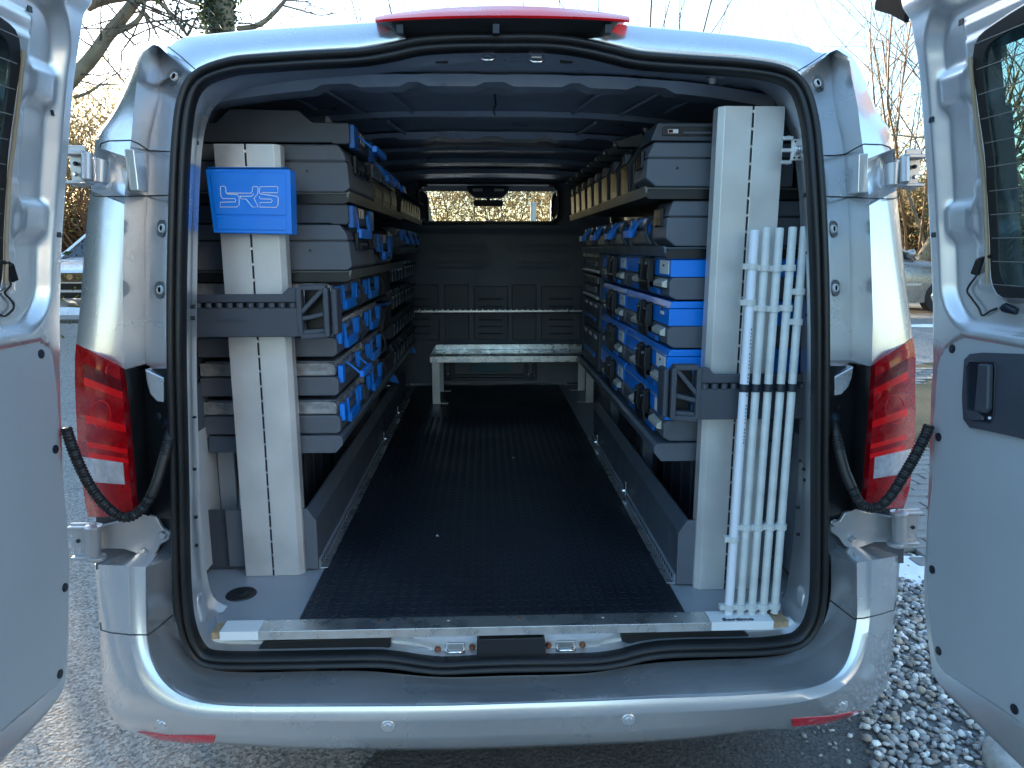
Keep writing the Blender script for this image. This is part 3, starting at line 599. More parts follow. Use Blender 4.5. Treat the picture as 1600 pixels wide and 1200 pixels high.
for s in (-1, 1):
    for y in (1.05, 4.3):
        x = s * .80
        t = MB().tube([(x - .10, y, .33), (x - .085, y, .33), (x + .085, y, .33), (x + .10, y, .33)], [.28, .33, .33, .28], 28).build('wheel', TYRE, van, smooth=40)
        MB().tube([(x + s * .095, y, .33), (x + s * .105, y, .33), (x + s * .09, y, .33)], [.205, .2, .05], 20).build('rim', ALUB, t, smooth=30)

PALEL = mat('pale_grey_liner', (.46, .49, .52), .5, var=.05)
BULKM = mat('bulkhead_steel', (.125, .15, .19), .5, .1, var=.06); BULKP = mat('bulkhead_panel_plastic', (.11, .125, .155), .5, var=.06)
# ---- cargo bay: walls, roof skin, ribs, bulkhead, floor
YB = 3.32
for s in (-1, 1):
    xw = .865 * s
    MB().grid([[(xw * k, y, z) for k, z in ((1.0, .56), (1.0, 1.2), (.985, 1.55), (.94, 1.78), (.86, 1.90), (.74, 1.945))] for y in (.15, 1, 2, YB)]).build('bay_wall', LINING, van, smooth=50)
    MB().box(min(xw, xw - s * .012), max(xw, xw - s * .012), .16, 3.2, .57, 1.12).build('wall_board', LINING, van, bevel=.003)
    for y in (.75, 1.5, 2.3):
        MB().box(min(xw, xw - s * .03), max(xw, xw - s * .03), y - .05, y + .05, 1.13, 1.62).build('wall_post', STEELD, van, bevel=.006)
    # wheel arch box behind the racks
    arch = [(.50, .56), (.52, .80), (.60, .93), (.75, 1.0), (1.35, 1.0), (1.5, .93), (1.58, .80), (1.6, .56)]
    MB().prism(arch, 'x', xw - s * .19, xw - s * .013).build('wheel_arch', PAINTIN, van, bevel=.03, seg=3)
    MB().box(min(xw - s * .0145, xw - s * .0125), max(xw - s * .0145, xw - s * .0125), .15, .468, .572, .985).build('side_liner', PALEL if s < 0 else STEELD, van)
    cl_ = MB().box(min(xw - s * .013, s * .80), max(xw - s * .013, s * .80), .47, .50, .57, .99).build('corner_liner', PALEL if s < 0 else STEELD, van, bevel=.006)
    MB().grid([[(s * (.799 - .03 * k - .012 * math.sin(z * 9)), .47 - .03 * k * (1 - k) * 2, z) for k in (0, .25, .5, .75, 1, 2.5)] for z in np.linspace(.57, .985, 9)]).build('liner_curve', PALEL if s < 0 else STEELD, cl_, smooth=60)
RZ = 1.935
roofs = [[(x, y, RZ + .02 - .05 * (abs(x) / .75) ** 3 + .004 * math.sin(y * 20)) for x in np.linspace(-.78, .78, 25)] for y in np.linspace(.2, YB, 60)]
MB().grid(roofs).build('bay_roof', STEELD, van, smooth=60)
for y, w, h, sh in ((.385, .075, .028, 1), (.87, .03, .016, 0), (1.33, .10, .026, 1), (1.72, .03, .014, 0), (2.15, .05, .02, 0), (2.65, .08, .024, 0)):
    rr = []
    for x in np.linspace(-.76, .76, 61):
        z0 = RZ + .015 - .05 * (abs(x) / .75) ** 3; notch = .6 if sh and (abs(abs(x) - .42) < .05 or abs(x) < .04 or abs(abs(x) - .22) < .03) else 1
        hh = h * (notch if sh else 1)
        rr.append([(x, y - w / 2 - .012 * notch, z0), (x, y - w / 2, z0 - hh), (x, y + w / 2, z0 - hh), (x, y + w / 2 + .012, z0)])
    MB().grid(rr).build('roof_bow', STEELD, van, smooth=30)
for s in (-1, 1):
    for x0, y0, x1, y1 in ((.30, .47, .26, .78), (.47, .45, .42, .80), (.36, .95, .33, 1.22), (.62, .2, .56, .75)):
        MB().tube([(s * x0, y0, RZ - .003), (s * x1, y1, RZ - .003)], .006, 6).build('roof_crease', STEELD, van, smooth=60)
    for y in (.17, .24, 1.0, 1.9):
        MB().tube([(s * .55, y, RZ - .012), (s * .55, y, RZ - .026)], [.012, .008], 10).build('roof_clip', SILVERP, van, smooth=40)
# header details
MB().add([], []) if False else None
for px, w in ((690, 16), (885, 16)):
    c = P(px, 88, .075); MB().box(c[0] - .016, c[0] + .016, c[1] - .006, c[1] + .004, c[2] - .016, c[2] + .012).build('header_slot', BLACKP, van, bevel=.003)
cc = Py(775, 150, .55); MB().tube([(cc[0] - .004, .5, RZ - .004), (cc[0], .6, RZ - .012), (cc[0] - .006, .68, RZ - .012), (cc[0], .8, RZ - .004)], .003, 6).build('roof_cable', BLACKP, van, smooth=60)

bulk = MB(); NXB, NZB = 90, 76
XB = np.linspace(-.80, .80, NXB + 1); ZB = np.linspace(.56, 1.96, NZB + 1)
win = rrect(-.475, .475, 1.672, 1.925, .07, 6)
def bdep(x, z):
    d = 0
    for a in (-.33, .33):
        for zz in (1.50, 1.385):
            if abs(x - (a * .85 + .09)) < .17 and abs(z - zz) < .012: d -= .010
    if z > 1.60: d -= .02 * float(sstep(1.60, 1.63, z))
    return d
bulk.grid([[(x, YB + bdep(x, z), z) for x in XB] for z in ZB], skip=lambda i, j: inside(((XB[j] + XB[j + 1]) / 2, (ZB[i] + ZB[i + 1]) / 2), rrect(-.465, .465, 1.682, 1.915, .065, 6)))
bh = bulk.build('bulkhead', BULKM, van, smooth=60)
wr = catmull([(x, 0, z) for x, z in win], 80, True)
MB().grid([[(p[0], YB - .022, p[2]) for p in offs(wr, -.012 if False else 0)], [(p[0] * 1.03, YB - .034, (p[2] - 1.8) * 1.05 + 1.8) for p in wr], [(p[0] * 1.06, YB - .034, (p[2] - 1.8) * 1.10 + 1.8) for p in wr], [(p[0] * 1.075, YB - .018, (p[2] - 1.8) * 1.13 + 1.8) for p in wr], ], closed=True).build('window_seal', BLACKP, bh, smooth=60)
MB().grid([[(p[0], YB - .022, p[2]) for p in wr], [(p[0] * .985, YB + .05, (p[2] - 1.8) * .97 + 1.8) for p in wr]], closed=True).build('window_reveal', BLACKP, bh, smooth=60)
for a, b_ in ((600, 637), (643, 687), (694, 733), (740, 794), (800, 838), (846, 908), (914, 960)):
    p0, p1 = Py(a, 447, YB - .02), Py(b_, 532, YB - .02)
    MB().box(p0[0], p1[0], YB - .018, YB + .01, p1[2], p0[2] - (.0 if (b_ - a) > 45 else -.01)).build('bulkhead_panel', BULKP, bh, bevel=.007)
for a, b_ in ((640, 672), (748, 785), (858, 895)):
    for py in (467, 479, 499.5, 510, 521):
        p0, p1 = Py(a, py, YB - .03), Py(b_, py, YB - .03)
        MB().prism([(YB - .02, p0[2] + .004), (YB - .034, p0[2] - .004), (YB - .034, p0[2] - .010), (YB - .02, p0[2] - .008)], 'x', p0[0], p1[0]).build('louvre', BULKP, bh, bevel=.002)
p0, p1 = Py(690, 560, YB - .02), Py(838, 594, YB - .02)
lf = MB()
for z0, z1, y in ((p1[2] + .0, p1[2] + .022, .03), (p1[2] + .03, p1[2] + .045, .02)): lf.box(p0[0], p1[0], YB - y, YB, z0, z1)
for xx in (p0[0], p0[0] + .06, p1[0] - .09, p1[0] - .03): lf.box(xx, xx + .03, YB - .035, YB, p1[2], p0[2] + .04)
lf.build('lower_frame', DARKP2, bh, bevel=.004)
q0, q1 = Py(735, 562, YB - .03), Py(797, 580.5, YB - .03)
MB().box(q0[0], q1[0], YB - .034, YB - .002, q1[2], q0[2] + .03).build('teal_cover', TEAL, bh, bevel=.004)
for px in (700, 826):
    c = Py(px, 585, YB - .04); MB().cyl(c, c + np.array([0, .006, 0]), .006, 10).build('screw', SILVERP, bh)
# cab seen through the bulkhead window
HEADL = mat('pale_headliner', (.30, .31, .32), .8, var=.05)
MB().grid([[(x, y, z) for x in (-.7, -.3, 0, .3, .7)] for y, z in ((3.36, 1.945), (3.62, 1.93), (3.66, 1.905), (3.68, 1.945))]).build('headliner', HEADL, van, smooth=40)
MB().prism([(-.15, 1.93), (.15, 1.93), (.14, 1.89), (.10, 1.855), (-.10, 1.855), (-.14, 1.89)], 'y', 3.52, 3.66).build('roof_console', DARKP2, van, bevel=.008)
for x in (-.075, .075): MB().box(x - .035, x + .035, 3.505, 3.53, 1.895, 1.915).build('reading_lamp', SILVERP, van, bevel=.004)
MB().prism(rrect(-.108, .108, 1.80, 1.845, .018), 'y', 3.64, 3.66).build('rear_view_mirror', RUBBER, van, bevel=.005)
MB().cyl((0, 3.66, 1.84), (0, 3.66, 1.88), .012, 10).build('mirror_stem', RUBBER, van)
for x, w in ((-.56, .15), (.545, .115), (.85, .11)):
    st = MB().prism(rrect(x - .22, x + .22, .75, 1.55, .06), 'y', 3.42, 3.55).build('seat', BLACKP, van, bevel=.03, seg=3)
    MB().prism(rrect(x - w, x + w, 1.60, 1.905, .09, 6), 'y', 3.38, 3.47).build('headrest', BLACKP, st, bevel=.03, seg=3)
    MB().cyl((x, 3.44, 1.5), (x, 3.44, 1.62), .008).build('headrest_post', CHROME, st)
c = Py(864, 344, 3.37); MB().cyl(c + np.array([0, 0, -.01]), c + np.array([0, 0, .016]), .004, 8).build('lock_pin', CHROME, van)

FZ = .552
fl = MB().prism([(-.715, .04), (.745, .04), (.79, .16), (.86, .2), (.86, YB - .02), (-.86, YB - .02), (-.86, .2), (-.775, .16)], 'z', FZ - .015, FZ).build('floor_board', PLYG, van, bevel=.001, seg=1)
CHK = PLYG.node_tree; _t = CHK.nodes.new('ShaderNodeTexCoord'); _w = CHK.nodes.new('ShaderNodeMapping'); _w.inputs['Rotation'].default_value = (0, 0, R(45)); _w.inputs['Scale'].default_value = (70, 70, 70)
_c = CHK.nodes.new('ShaderNodeTexChecker'); _c.inputs['Scale'].default_value = 1.0; CHK.links.new(_t.outputs['Object'], _w.inputs[0]); CHK.links.new(_w.outputs[0], _c.inputs[0])
_bp = CHK.nodes.new('ShaderNodeBump'); _bp.inputs['Strength'].default_value = .25; _bp.inputs['Distance'].default_value = .002; CHK.links.new(_c.outputs[1], _bp.inputs['Height']); CHK.links.new(_bp.outputs[0], CHK.nodes['Principled BSDF'].inputs['Normal'])
def trimbar(x0, x1, z, m, name, y0=.005, y1=.062, th=.004, lip=.020, par=None):
    # rear edge drops a little to the right exactly as a straight bar
    return MB().prism([(y0, z + th), (y1, z + th), (y1, z), (y0 + th, z), (y0 + th, z - lip), (y0, z - lip)], 'x', x0, x1).build(name, m, par or van, bevel=.0012, seg=2)
eb = trimbar(-.605, .545, FZ + .001, ALUB, 'floor_edge_trim')
trimbar(-.700, -.604, FZ + .0016, LABELW, 'edge_end_cap', par=eb); trimbar(.546, .708, FZ + .0016, LABELW, 'edge_end_cap', par=eb)
MB().box(-.722, -.69, .012, .06, FZ - .017, FZ + .0005).build('board_edge', WOOD, fl); MB().box(.706, .75, .012, .06, FZ - .017, FZ + .0005).build('board_edge', WOOD, fl)
for px in (474, 590, 700, 812, 945, 1062):
    c = Pz(px, 974 if px > 600 else 979, FZ + .0055); MB().cyl((c[0], .045, FZ + .004), (c[0], .045, FZ + .0062), .005, 12).build('screw', RUST if px in (590, 812) else GALV, eb)
def text(name, body, size, m, parent, mw, ext=.0006, bold=0, shear=0, sx=1):
    cu = bpy.data.curves.new(name, 'FONT'); cu.body = body; cu.size = size; cu.extrude = ext; cu.offset = bold; cu.shear = shear; cu.align_x = 'CENTER'; cu.align_y = 'CENTER'; cu.resolution_u = 3
    o = bpy.data.objects.new(name, cu); COL.objects.link(o); me = bpy.data.meshes.new_from_object(o.evaluated_get(bpy.context.evaluated_depsgraph_get())); bpy.data.objects.remove(o)
    me.name = name; o = bpy.data.objects.new(name, me); me.materials.append(m); COL.objects.link(o); o.parent = parent; o.matrix_local = mw @ Matrix.Diagonal((sx, 1, 1, 1)); return o
text('lettering', 'Sortimo', .0185, BRICKD, eb, Matrix.Translation((.618, .0165, FZ + .0062)), bold=.0006, sx=1.35)
# cargo floor grommet
cg = MB(); n = 24
cg.grid([[(-.715 + r_ * math.cos(2 * math.pi * k / n), .215 + r_ * math.sin(2 * math.pi * k / n), FZ + z) for k in range(n)] for r_, z in ((.042, 0), (.040, .003), (.032, .0025), (.028, .001), (.012, .001), (.010, .003), (.001, .003))], closed=True)
cg.build('lashing_recess', BLACKP, fl, smooth=40)

MATR = mat('worn_black_rubber', (.0075, .0105, .017), .42, col2=(.019, .024, .033), vscale=2.2, bump=.05, bscale=300, rvar=.12)
# ---- rubber mat with raised coins
mat_o = thing('rubber_mat', 'black coin-studded rubber mat covering the middle of the van floor', 'rubber mat', (0, 0, FZ + .0005))
ml = lambda y: -.517; mr_ = lambda y: .492 - .008 * (y / 1.8)
o = MB().prism([(-.517, .066), (.493, .066), (.484, YB - .06), (-.517, YB - .06)], 'z', 0, .004).build('mat_sheet', MATR, mat_o, bevel=.001, seg=1)
ring = MB(); n = 14; cnt = 0; tmpl = []
rr_ = [(.0135, 0), (.0122, .0012), (.0105, .0012), (.0092, .0005), (.0001, .0005)]
vs = []; fs = []
for iy, y in enumerate(np.arange(.085, 2.3, .034)):
    for ix, x in enumerate(np.arange(-.50, .475, .034)):
        nn = n if y < 1.0 else 8; base = len(vs)
        for r_, z in rr_[:-1]: vs += [(x + r_ * math.cos(2 * math.pi * k / nn), y + r_ * math.sin(2 * math.pi * k / nn), .004 + z) for k in range(nn)]
        for a in range(3): fs += [(base + a * nn + k, base + a * nn + (k + 1) % nn, base + (a + 1) * nn + (k + 1) % nn, base + (a + 1) * nn + k) for k in range(nn)]
        fs.append(tuple(base + 3 * nn + k for k in range(nn)))
st = MB(); st.v = vs; st.f = fs; o = st.build('coin_stud', MATR, mat_o, smooth=60); o['kind'] = 'stuff'
# small litter on the mat
for px, py in ((802, 716), (683, 838)):
    c = Pz(px, py, FZ + .007); tag(MB().tube([c + np.array([-.004, 0, 0]), c + np.array([0, .003, .003]), c + np.array([.005, 0, 0])], [.001, .003, .001], 6).build('crumb', GALV), 'tiny pale crumb of debris lying on the black mat, ' + ('nearer the bench' if py < 750 else 'nearer the tailgate'), 'debris')

# ---- metal bench and rail
bn = thing('metal_bench', 'low bare aluminium tray bench standing across the front of the cargo bay', 'bench', (.13, 2.85, FZ + .004))
bx, by, bz_ = .13, 2.85, FZ + .004
def bb(nm, x0, x1, y0, y1, z0, z1, m=ALUB, bv=.002, par=bn): return MB().box(x0 - bx, x1 - bx, y0 - by, y1 - by, z0 - bz_, z1 - bz_).build(nm, m, par, bevel=bv)
bb('tray', -.365, .625, 2.652, 3.098, .826, .830)
bb('front_lip', -.368, .628, 2.645, 2.65, .815, .853); bb('back_upstand', -.365, .625, 3.10, 3.104, .83, .866); bb('end_lip', -.370, -.3665, 2.652, 3.098, .815, .853)
bb('tray_groove', -.36, .62, 2.87, 2.885, .8302, .834, GALV)
for x in (-.30, -.06, .19, .43):
    for y, z in ((3.099, .848), (2.99, .831)):
        MB().cyl((x - bx, y - by, z - bz_), (x - bx, y - by - (.005 if y > 3.05 else 0), z - bz_ + (.004 if y < 3.05 else 0)), .008, 10).build('rivet', CHROME, bn)
for x0, fx in ((-.357, 1), (.593, -1)):
    for y in (2.656, 3.04):
        lg = MB().box(x0 - bx, x0 + .048 - bx, y - by, y + .004 - by, .0, .815 - bz_); lg.box((x0 if fx > 0 else x0 + .044) - bx, (x0 + .004 if fx > 0 else x0 + .048) - bx, y + .004 - by, y + .045 - by, .0, .815 - bz_)
        lgo = lg.build('leg', ALU, bn, bevel=.0015); xa, xb = (x0 + .05, x0 + .095) if fx > 0 else (x0 - .05, x0 - .002)
        MB().box(min(xa, x0) - bx, max(xb, x0 + .048) - bx, y - by - .001, y + .04 - by, 0, .004).build('foot', ALU, lgo, bevel=.001)
a0_, a1_ = Py(642, 486, 3.0), Py(909, 486, 3.0)
rl = thing('load_rail', 'slotted aluminium cargo rail running across the black bulkhead above the bench', 'cargo rail', ((a0_[0] + a1_[0]) / 2, 3.0, a0_[2]))
hw = (a1_[0] - a0_[0]) / 2
MB().box(-hw, hw, -.012, .012, -.020, .002).build('rail_bar', DARKP2, rl, bevel=.002)
MB().box(-hw, hw, -.016, -.0125, -.008, .004).build('rail_lip', ALUB, rl, bevel=.001)
tb = MB()
for k in range(30): x = -hw + .02 + k * (2 * hw - .04) / 29; tb.box(x - .003, x + .003, -.014, .0, .0041, .011)
struct(tb.build('rail_teeth', ALUB, rl), 'stuff')

# ================================================================== RACKING
def shelfprof(sgn, xf, xb, z, front=.024, th=.004):
    # folded sheet shelf with a sloping front lip; polygon in x-z
    return [(xf, z + .004), (xf + sgn * .006, z - front), (xf + sgn * .012, z - front), (xf + sgn * .010, z - .004), (xb, z - .004), (xb, z), (xf + sgn * .012, z)]
def rack(sgn, label, post, y0, units, shelves, base, tray, bz0):
    # sgn: direction from the aisle towards the wall (+1 right rack, -1 left rack)
    xb = sgn * .845; root = thing('shelf_rack', label, 'shelf rack', (0, 0, 0))
    px0, px1, pyf, pz1, slot = post
    # aluminium post: folded profile, chamfered on the aisle side, slotted down the middle
    ax, wx = (px1, px0) if sgn < 0 else (px0, px1)
    d = .05; dirw = 1 if wx > ax else -1
    pm = MB()
    for a, b_, outer in ((ax, slot - dirw * .0028, True), (slot + dirw * .0028, wx, False)):
        poly = [(a + dirw * .014, pyf), (b_, pyf), (b_, pyf + .004), (a + dirw * .016, pyf + .004), (a + dirw * .003, pyf + .018), (a + dirw * .003, pyf + d), (a, pyf + d), (a, pyf + .014)] if outer else [(a, pyf), (b_, pyf), (b_, pyf + d), (b_ - dirw * .003, pyf + d), (b_ - dirw * .003, pyf + .004), (a, pyf + .004)]
        pm.prism(poly, 'z', FZ + .001, pz1)
    po = pm.build('post', ALU, root, bevel=.0012, seg=2)
    MB().box(slot - .006, slot + .006, pyf + .0045, pyf + .007, FZ + .001, pz1).build('slot_backing', RUBBER, po)
    br = MB(); z = FZ + .02
    while z < pz1: br.box(slot - .0028, slot + .0028, pyf + .0005, pyf + .0042, z, z + .007); z += .042
    struct(br.build('slot_bridge', CHROME, po), 'stuff')
    for (sx, sz, ya, yb_, m) in shelves:
        so_ = MB().prism(shelfprof(sgn, sx, xb, sz), 'y', ya, yb_).build('shelf', m, root, bevel=.0015)
        MB().prism([(sx + sgn * .001, sz - .022), (sx + sgn * .014, sz - .030), (xb, sz - .030), (xb, sz - .0045), (sx + sgn * .013, sz - .0045)], 'y', ya - .004, ya - .001).build('shaded_shelf_end', BLACKP, so_, bevel=.001)  # end plate blackened to stand for the shadow below the case
    # base shelf: deep folded tray above the open floor bay
    bx_, bzt, bya, byb = base
    MB().prism([(bx_, bzt - .008), (bx_ + sgn * .010, bzt), (xb, bzt), (xb, bzt - .05), (bx_ + sgn * .022, bzt - .05), (bx_, bzt - .026)], 'y', bya, byb).build('base_shelf', RACKM, root, bevel=.003)
    MB().prism([(bx_ - sgn * .001, bzt - .010), (bx_ + sgn * .009, bzt + .001), (bx_ + sgn * .28, bzt + .001), (bx_ + sgn * .28, bzt - .052), (bx_ + sgn * .021, bzt - .052), (bx_ - sgn * .001, bzt - .027)], 'y', bya - .008, bya - .001).build('base_end', DARKP, root, bevel=.0025)
    # floor tray with rolled top edge and slotted rail
    tx, tzt, tya, tyb = tray
    tr = MB().prism([(tx, FZ + .03), (tx, tzt - .035), (tx + sgn * .022, tzt), (tx + sgn * .030, tzt), (tx + sgn * .008, tzt - .035), (tx + sgn * .008, FZ + .03)], 'y', tya, tyb).build('kick_panel', RACKM, root, bevel=.002)
    MB().prism([(tx - sgn * .003, FZ + .006), (tx - sgn * .003, tzt - .035), (tx + sgn * .022, tzt + .003), (tx + sgn * .26, tzt + .003), (tx + sgn * .26, FZ + .018), (tx + sgn * .05, FZ + .018), (tx + sgn * .05, FZ + .006)], 'y', tya - .012, tya - .001).build('tray_end', DARKP, root, bevel=.003)
    for dz, dx in ((.14, .05), (.055, .05), (.035, .05)):
        MB().cyl((tx + sgn * dx, tya - .0125, FZ + dz), (tx + sgn * dx, tya - .0155, FZ + dz), .0032, 8).build('rivet_hole', BLACKP, tr)
    rail = MB().prism([(tx - sgn * .006, FZ + .001), (tx - sgn * .006, FZ + .032), (tx - sgn * .001, FZ + .032), (tx - sgn * .001, FZ + .001)], 'y', tya, tyb).build('floor_rail', STEELD, root, bevel=.001)
    MB().box(min(tx - sgn * .028, tx - sgn * .006), max(tx - sgn * .028, tx - sgn * .006), tya, tyb, FZ + .001, FZ + .007).build('rail_flange', ALUB, root, bevel=.001)
    hl = MB(); y = tya + .02
    while y < tyb: hl.box(min(tx - sgn * .0075, tx - sgn * .006), max(tx - sgn * .0075, tx - sgn * .006), y, y + .012, FZ + .014, FZ + .024); y += .026
    struct(hl.build('rail_slots', BLACKP, rail), 'stuff')
    for y in units:
        MB().box(min(tx + sgn * .05, tx + sgn * .09), max(tx + sgn * .05, tx + sgn * .09), y - .004, y + .03, FZ + .001, bzt - .05).build('rack_leg', RACKM, root, bevel=.002)
        b_ = MB().prism([(y, FZ + .02), (y + .035, FZ + .02), (y + .012, FZ + .075), (y, FZ + .075)], 'x', min(tx - sgn * .012, tx - sgn * .0065), max(tx - sgn * .012, tx - sgn * .0065)).build('lock_bracket', CHROME, root, bevel=.0015)
        MB().cyl((tx - sgn * .02, y + .03, FZ + .03), (tx - sgn * .008, y + .03, FZ + .03), .007, 10).build('lock_knob', CHROME, b_)
    # ribbed back board in the floor bay
    for k in range(5):
        yy = tya + .28 + k * .12
        MB().box(min(sgn * .675, sgn * .66), max(sgn * .675, sgn * .66), yy, yy + .10, FZ + .02, FZ + .30).build('back_board', DARKP2, root, bevel=.003)
    return root
SHELFT = mat('shelf_edge_grey_beige', (.13, .13, .12), .45, .2, var=.06)
rL = rack(-1, 'left shelf rack behind the slotted aluminium post with the blue box', (-.738, -.569, .325, 1.770, -.6575), .40, (1.72, 2.28), [(-.402, 1.652, .40, 1.715, SHELFT), (-.408, 1.664, 1.735, 2.83, SHELFT), (-.405, 1.437, .40, 1.72, SHELFT), (-.41, 1.50, 1.76, 2.6, RACKM)], (-.452, .958, .40, 2.75), (-.535, .745, .365, 2.80), 0)
rR = rack(1, 'right shelf rack behind the slotted post where white pipes lean', (.556, .722, .19, 1.848, .642), .28, (.92, 1.62), [(.395, 1.659, .285, 1.99, SHELFT), (.452, 1.503, .285, 1.955, RACKM)], (.446, .958, .28, 1.97), (.512, .748, .225, 1.80), 0)
# left corner plate standing beside the post
MB().box(-.862, -.735, .372, .376, FZ + .003, .742).build('side_plate', DARKP2, rL, bevel=.001)
for x in (-.775, -.755, -.74):
    for z in (.60, .615): MB().cyl((x, .3695, z), (x, .3665, z), .003, 8).build('rivet_hole', BLACKP, rL)
for i, z in enumerate((1.06, 1.175, 1.29)):
    MB().box(-.84, -.47, .41, 2.7, z, z + .003).build('runner', RACKM, rL)

# ---- one plain tool case, one stepped case, one clear-lid case, one blue case ...
def xz(poly, y0, y1, nm, m, par, bv=.003, sg=2): return MB().prism(poly, 'y', y0, y1).build(nm, m, par, bevel=bv, seg=sg)
def tool_case(label, h=.128, dep=.44, ln=.44):
    # local: front face towards +x at 0, near end at y=0, bottom z=0
    t = thing('tool_case', label, 'tool case', group='grey tool cases on the racks')
    pr = [(-dep, 0), (-.014, 0), (0, .012), (-.006, h * .64), (-dep, h * .64)]; xz(pr, 0, ln, 'base', DARKP, t, .005)
    xz([(-dep, h * .655), (-.007, h * .655), (-.012, h * .80), (-.030, h), (-dep, h)], .001, ln - .001, 'lid', DARKP, t, .005)
    xz([(-dep + .01, h * .63), (-.012, h * .63), (-.012, h * .67), (-dep + .01, h * .67)], .003, ln - .003, 'lid_gap', BLACKP, t, .0005, 1)
    MB().cyl((-.115, .001, h * .44), (-.115, -.0008, h * .44), .004, 10).build('pin_hole', BLACKP, t)
    for y in (.08, ln - .12): MB().box(-.004, .006, y, y + .04, h * .45, h * .85).build('latch', BLACKP, t, bevel=.003)
    MB().tube([(.004, ln * .36, h * .5), (.016, ln * .38, h * .5), (.016, ln * .62, h * .5), (.004, ln * .64, h * .5)], .006, 8).build('handle', BLACKP, t, smooth=60)
    return t
def u_handle(par, y0, y1, z, m, open_=0.):
    dx, dz = math.sin(open_), math.cos(open_); L_ = .062
    p = [(0, y0, z), (L_ * dx, y0, z - L_ * dz), (L_ * dx + .004, y0 + .012, z - (L_ + .006) * dz), (L_ * dx + .004, y1 - .012, z - (L_ + .006) * dz), (L_ * dx, y1, z - L_ * dz), (0, y1, z)]
    h = MB()
    for a, b_ in ((0, 1), (4, 5)):
        q0, q1 = np.array(p[a]), np.array(p[b_]); h.add([q0 + (-.0, -.004, 0), q0 + (.008, -.004, .0), q0 + (.008, .004, 0), q0 + (0, .004, 0), q1 + (-.0, -.004, 0), q1 + (.008, -.004, 0), q1 + (.008, .004, 0), q1 + (0, .004, 0)], [(0, 1, 2, 3), (4, 5, 6, 7), (0, 1, 5, 4), (1, 2, 6, 5), (2, 3, 7, 6), (3, 0, 4, 7)])
    q0, q1 = np.array(p[1]), np.array(p[4]); h.box(q0[0] - .002, q0[0] + .012, y0 - .006, y1 + .006, q0[2] - .012 * max(dz, .3), q0[2] + .016 * max(dz, .3))
    return h.build('handle', m, par, bevel=.002)
def clear_case(label, ln=.40, open_=0., dep=.40):
    t = thing('assortment_case', label, 'assortment case', group='clear lidded assortment cases with blue handles')
    xz([(-dep, 0), (-.010, 0), (0, .010), (0, .048), (-.012, .056), (-dep, .056)], 0, ln, 'tray', DARKP, t, .005)
    xz([(-dep, .058), (-.010, .058), (-.010, .085), (-.020, .098), (-dep, .098)], .004, ln - .004, 'clear_lid', CLEARP, t, .006)
    dv = MB()
    for k in range(1, 5): dv.box(-dep + .01, -.018, ln * k / 5 - .001, ln * k / 5 + .001, .057, .09)
    struct(dv.build('divider', BLACKP, t), 'stuff')
    for k, m in enumerate((GALV, RUST, DARKP2, GALV, CREAM)): MB().box(-.10, -.02, ln * k / 5 + .012, ln * (k + 1) / 5 - .012, .057, .075).build('small_parts', m, t, bevel=.006)
    for y in (.022, ln - .095): MB().box(-.006, .010, y, y + .032, .034, .086).build('latch', BLUE, t, bevel=.003)
    u_handle(t, .10, ln - .15, .088, BLUE, open_)
    MB().tube([(.002, ln - .045, .085), (.018, ln - .035, .06), (.018, ln - .02, .03), (.004, ln - .015, .008)], .006, 8).build('carry_strap', DARKP2, t, smooth=60)
    return t
def stepped_case(label, ln=.42, open_=.3, dep=.42):
    t = thing('stepped_case', label, 'tool case', group='dark stepped carry cases stacked on the tool cases')
    xz([(-dep, 0), (-.050, 0), (-.044, -.003), (-.004, -.003), (0, .002), (0, .052), (-.10, .054), (-.135, .084), (-.32, .086), (-.36, .05), (-dep, .05)], 0, ln, 'shell', DARKP2, t, .004)
    xz([(-.075, .052), (-.070, .075), (-.062, .075), (-.050, .052)], .04, .05, 'grip_fin', DARKP, t, .001)
    for y in (.012, ln - .09): MB().box(-.004, .012, y, y + .060, -.012, .050).build('latch', BLUED, t, bevel=.003)
    u_handle(t, .10, ln - .13, .034, BLUE, open_)
    for k, m in enumerate((RUST, GALV, SILVERP)): MB().box(.0005, .004, .12 + k * .045, .155 + k * .045, .02, .05).build('small_parts', m, t, bevel=.002)
    return t
def bin_row(label, n, pitch, m1, m2, dep=.36, h=.10):
    t = thing('storage_bin_row', label, 'storage bins')
    for k in range(n):
        b_ = MB().prism([(-dep, 0), (0, 0), (.006, h * .55), (-.02, h), (-dep, h)], 'y', k * pitch, k * pitch + pitch * .62).build('bin', m1, t, bevel=.003)
        MB().box(-.015, .001, k * pitch + pitch * .64, k * pitch + pitch * .98, .0, h * .72).build('label_strip', m2, t, bevel=.001)
        MB().tube([(0.0, k * pitch + pitch * .1, h * .75), (.022, k * pitch + pitch * .16, h * .9), (.022, k * pitch + pitch * .46, h * .9), (0, k * pitch + pitch * .52, h * .75)], .004, 6).build('grip', BLACKP, b_, smooth=60)
    return t
SLAT = mat('brownish_slat', (.045, .043, .040), .5)
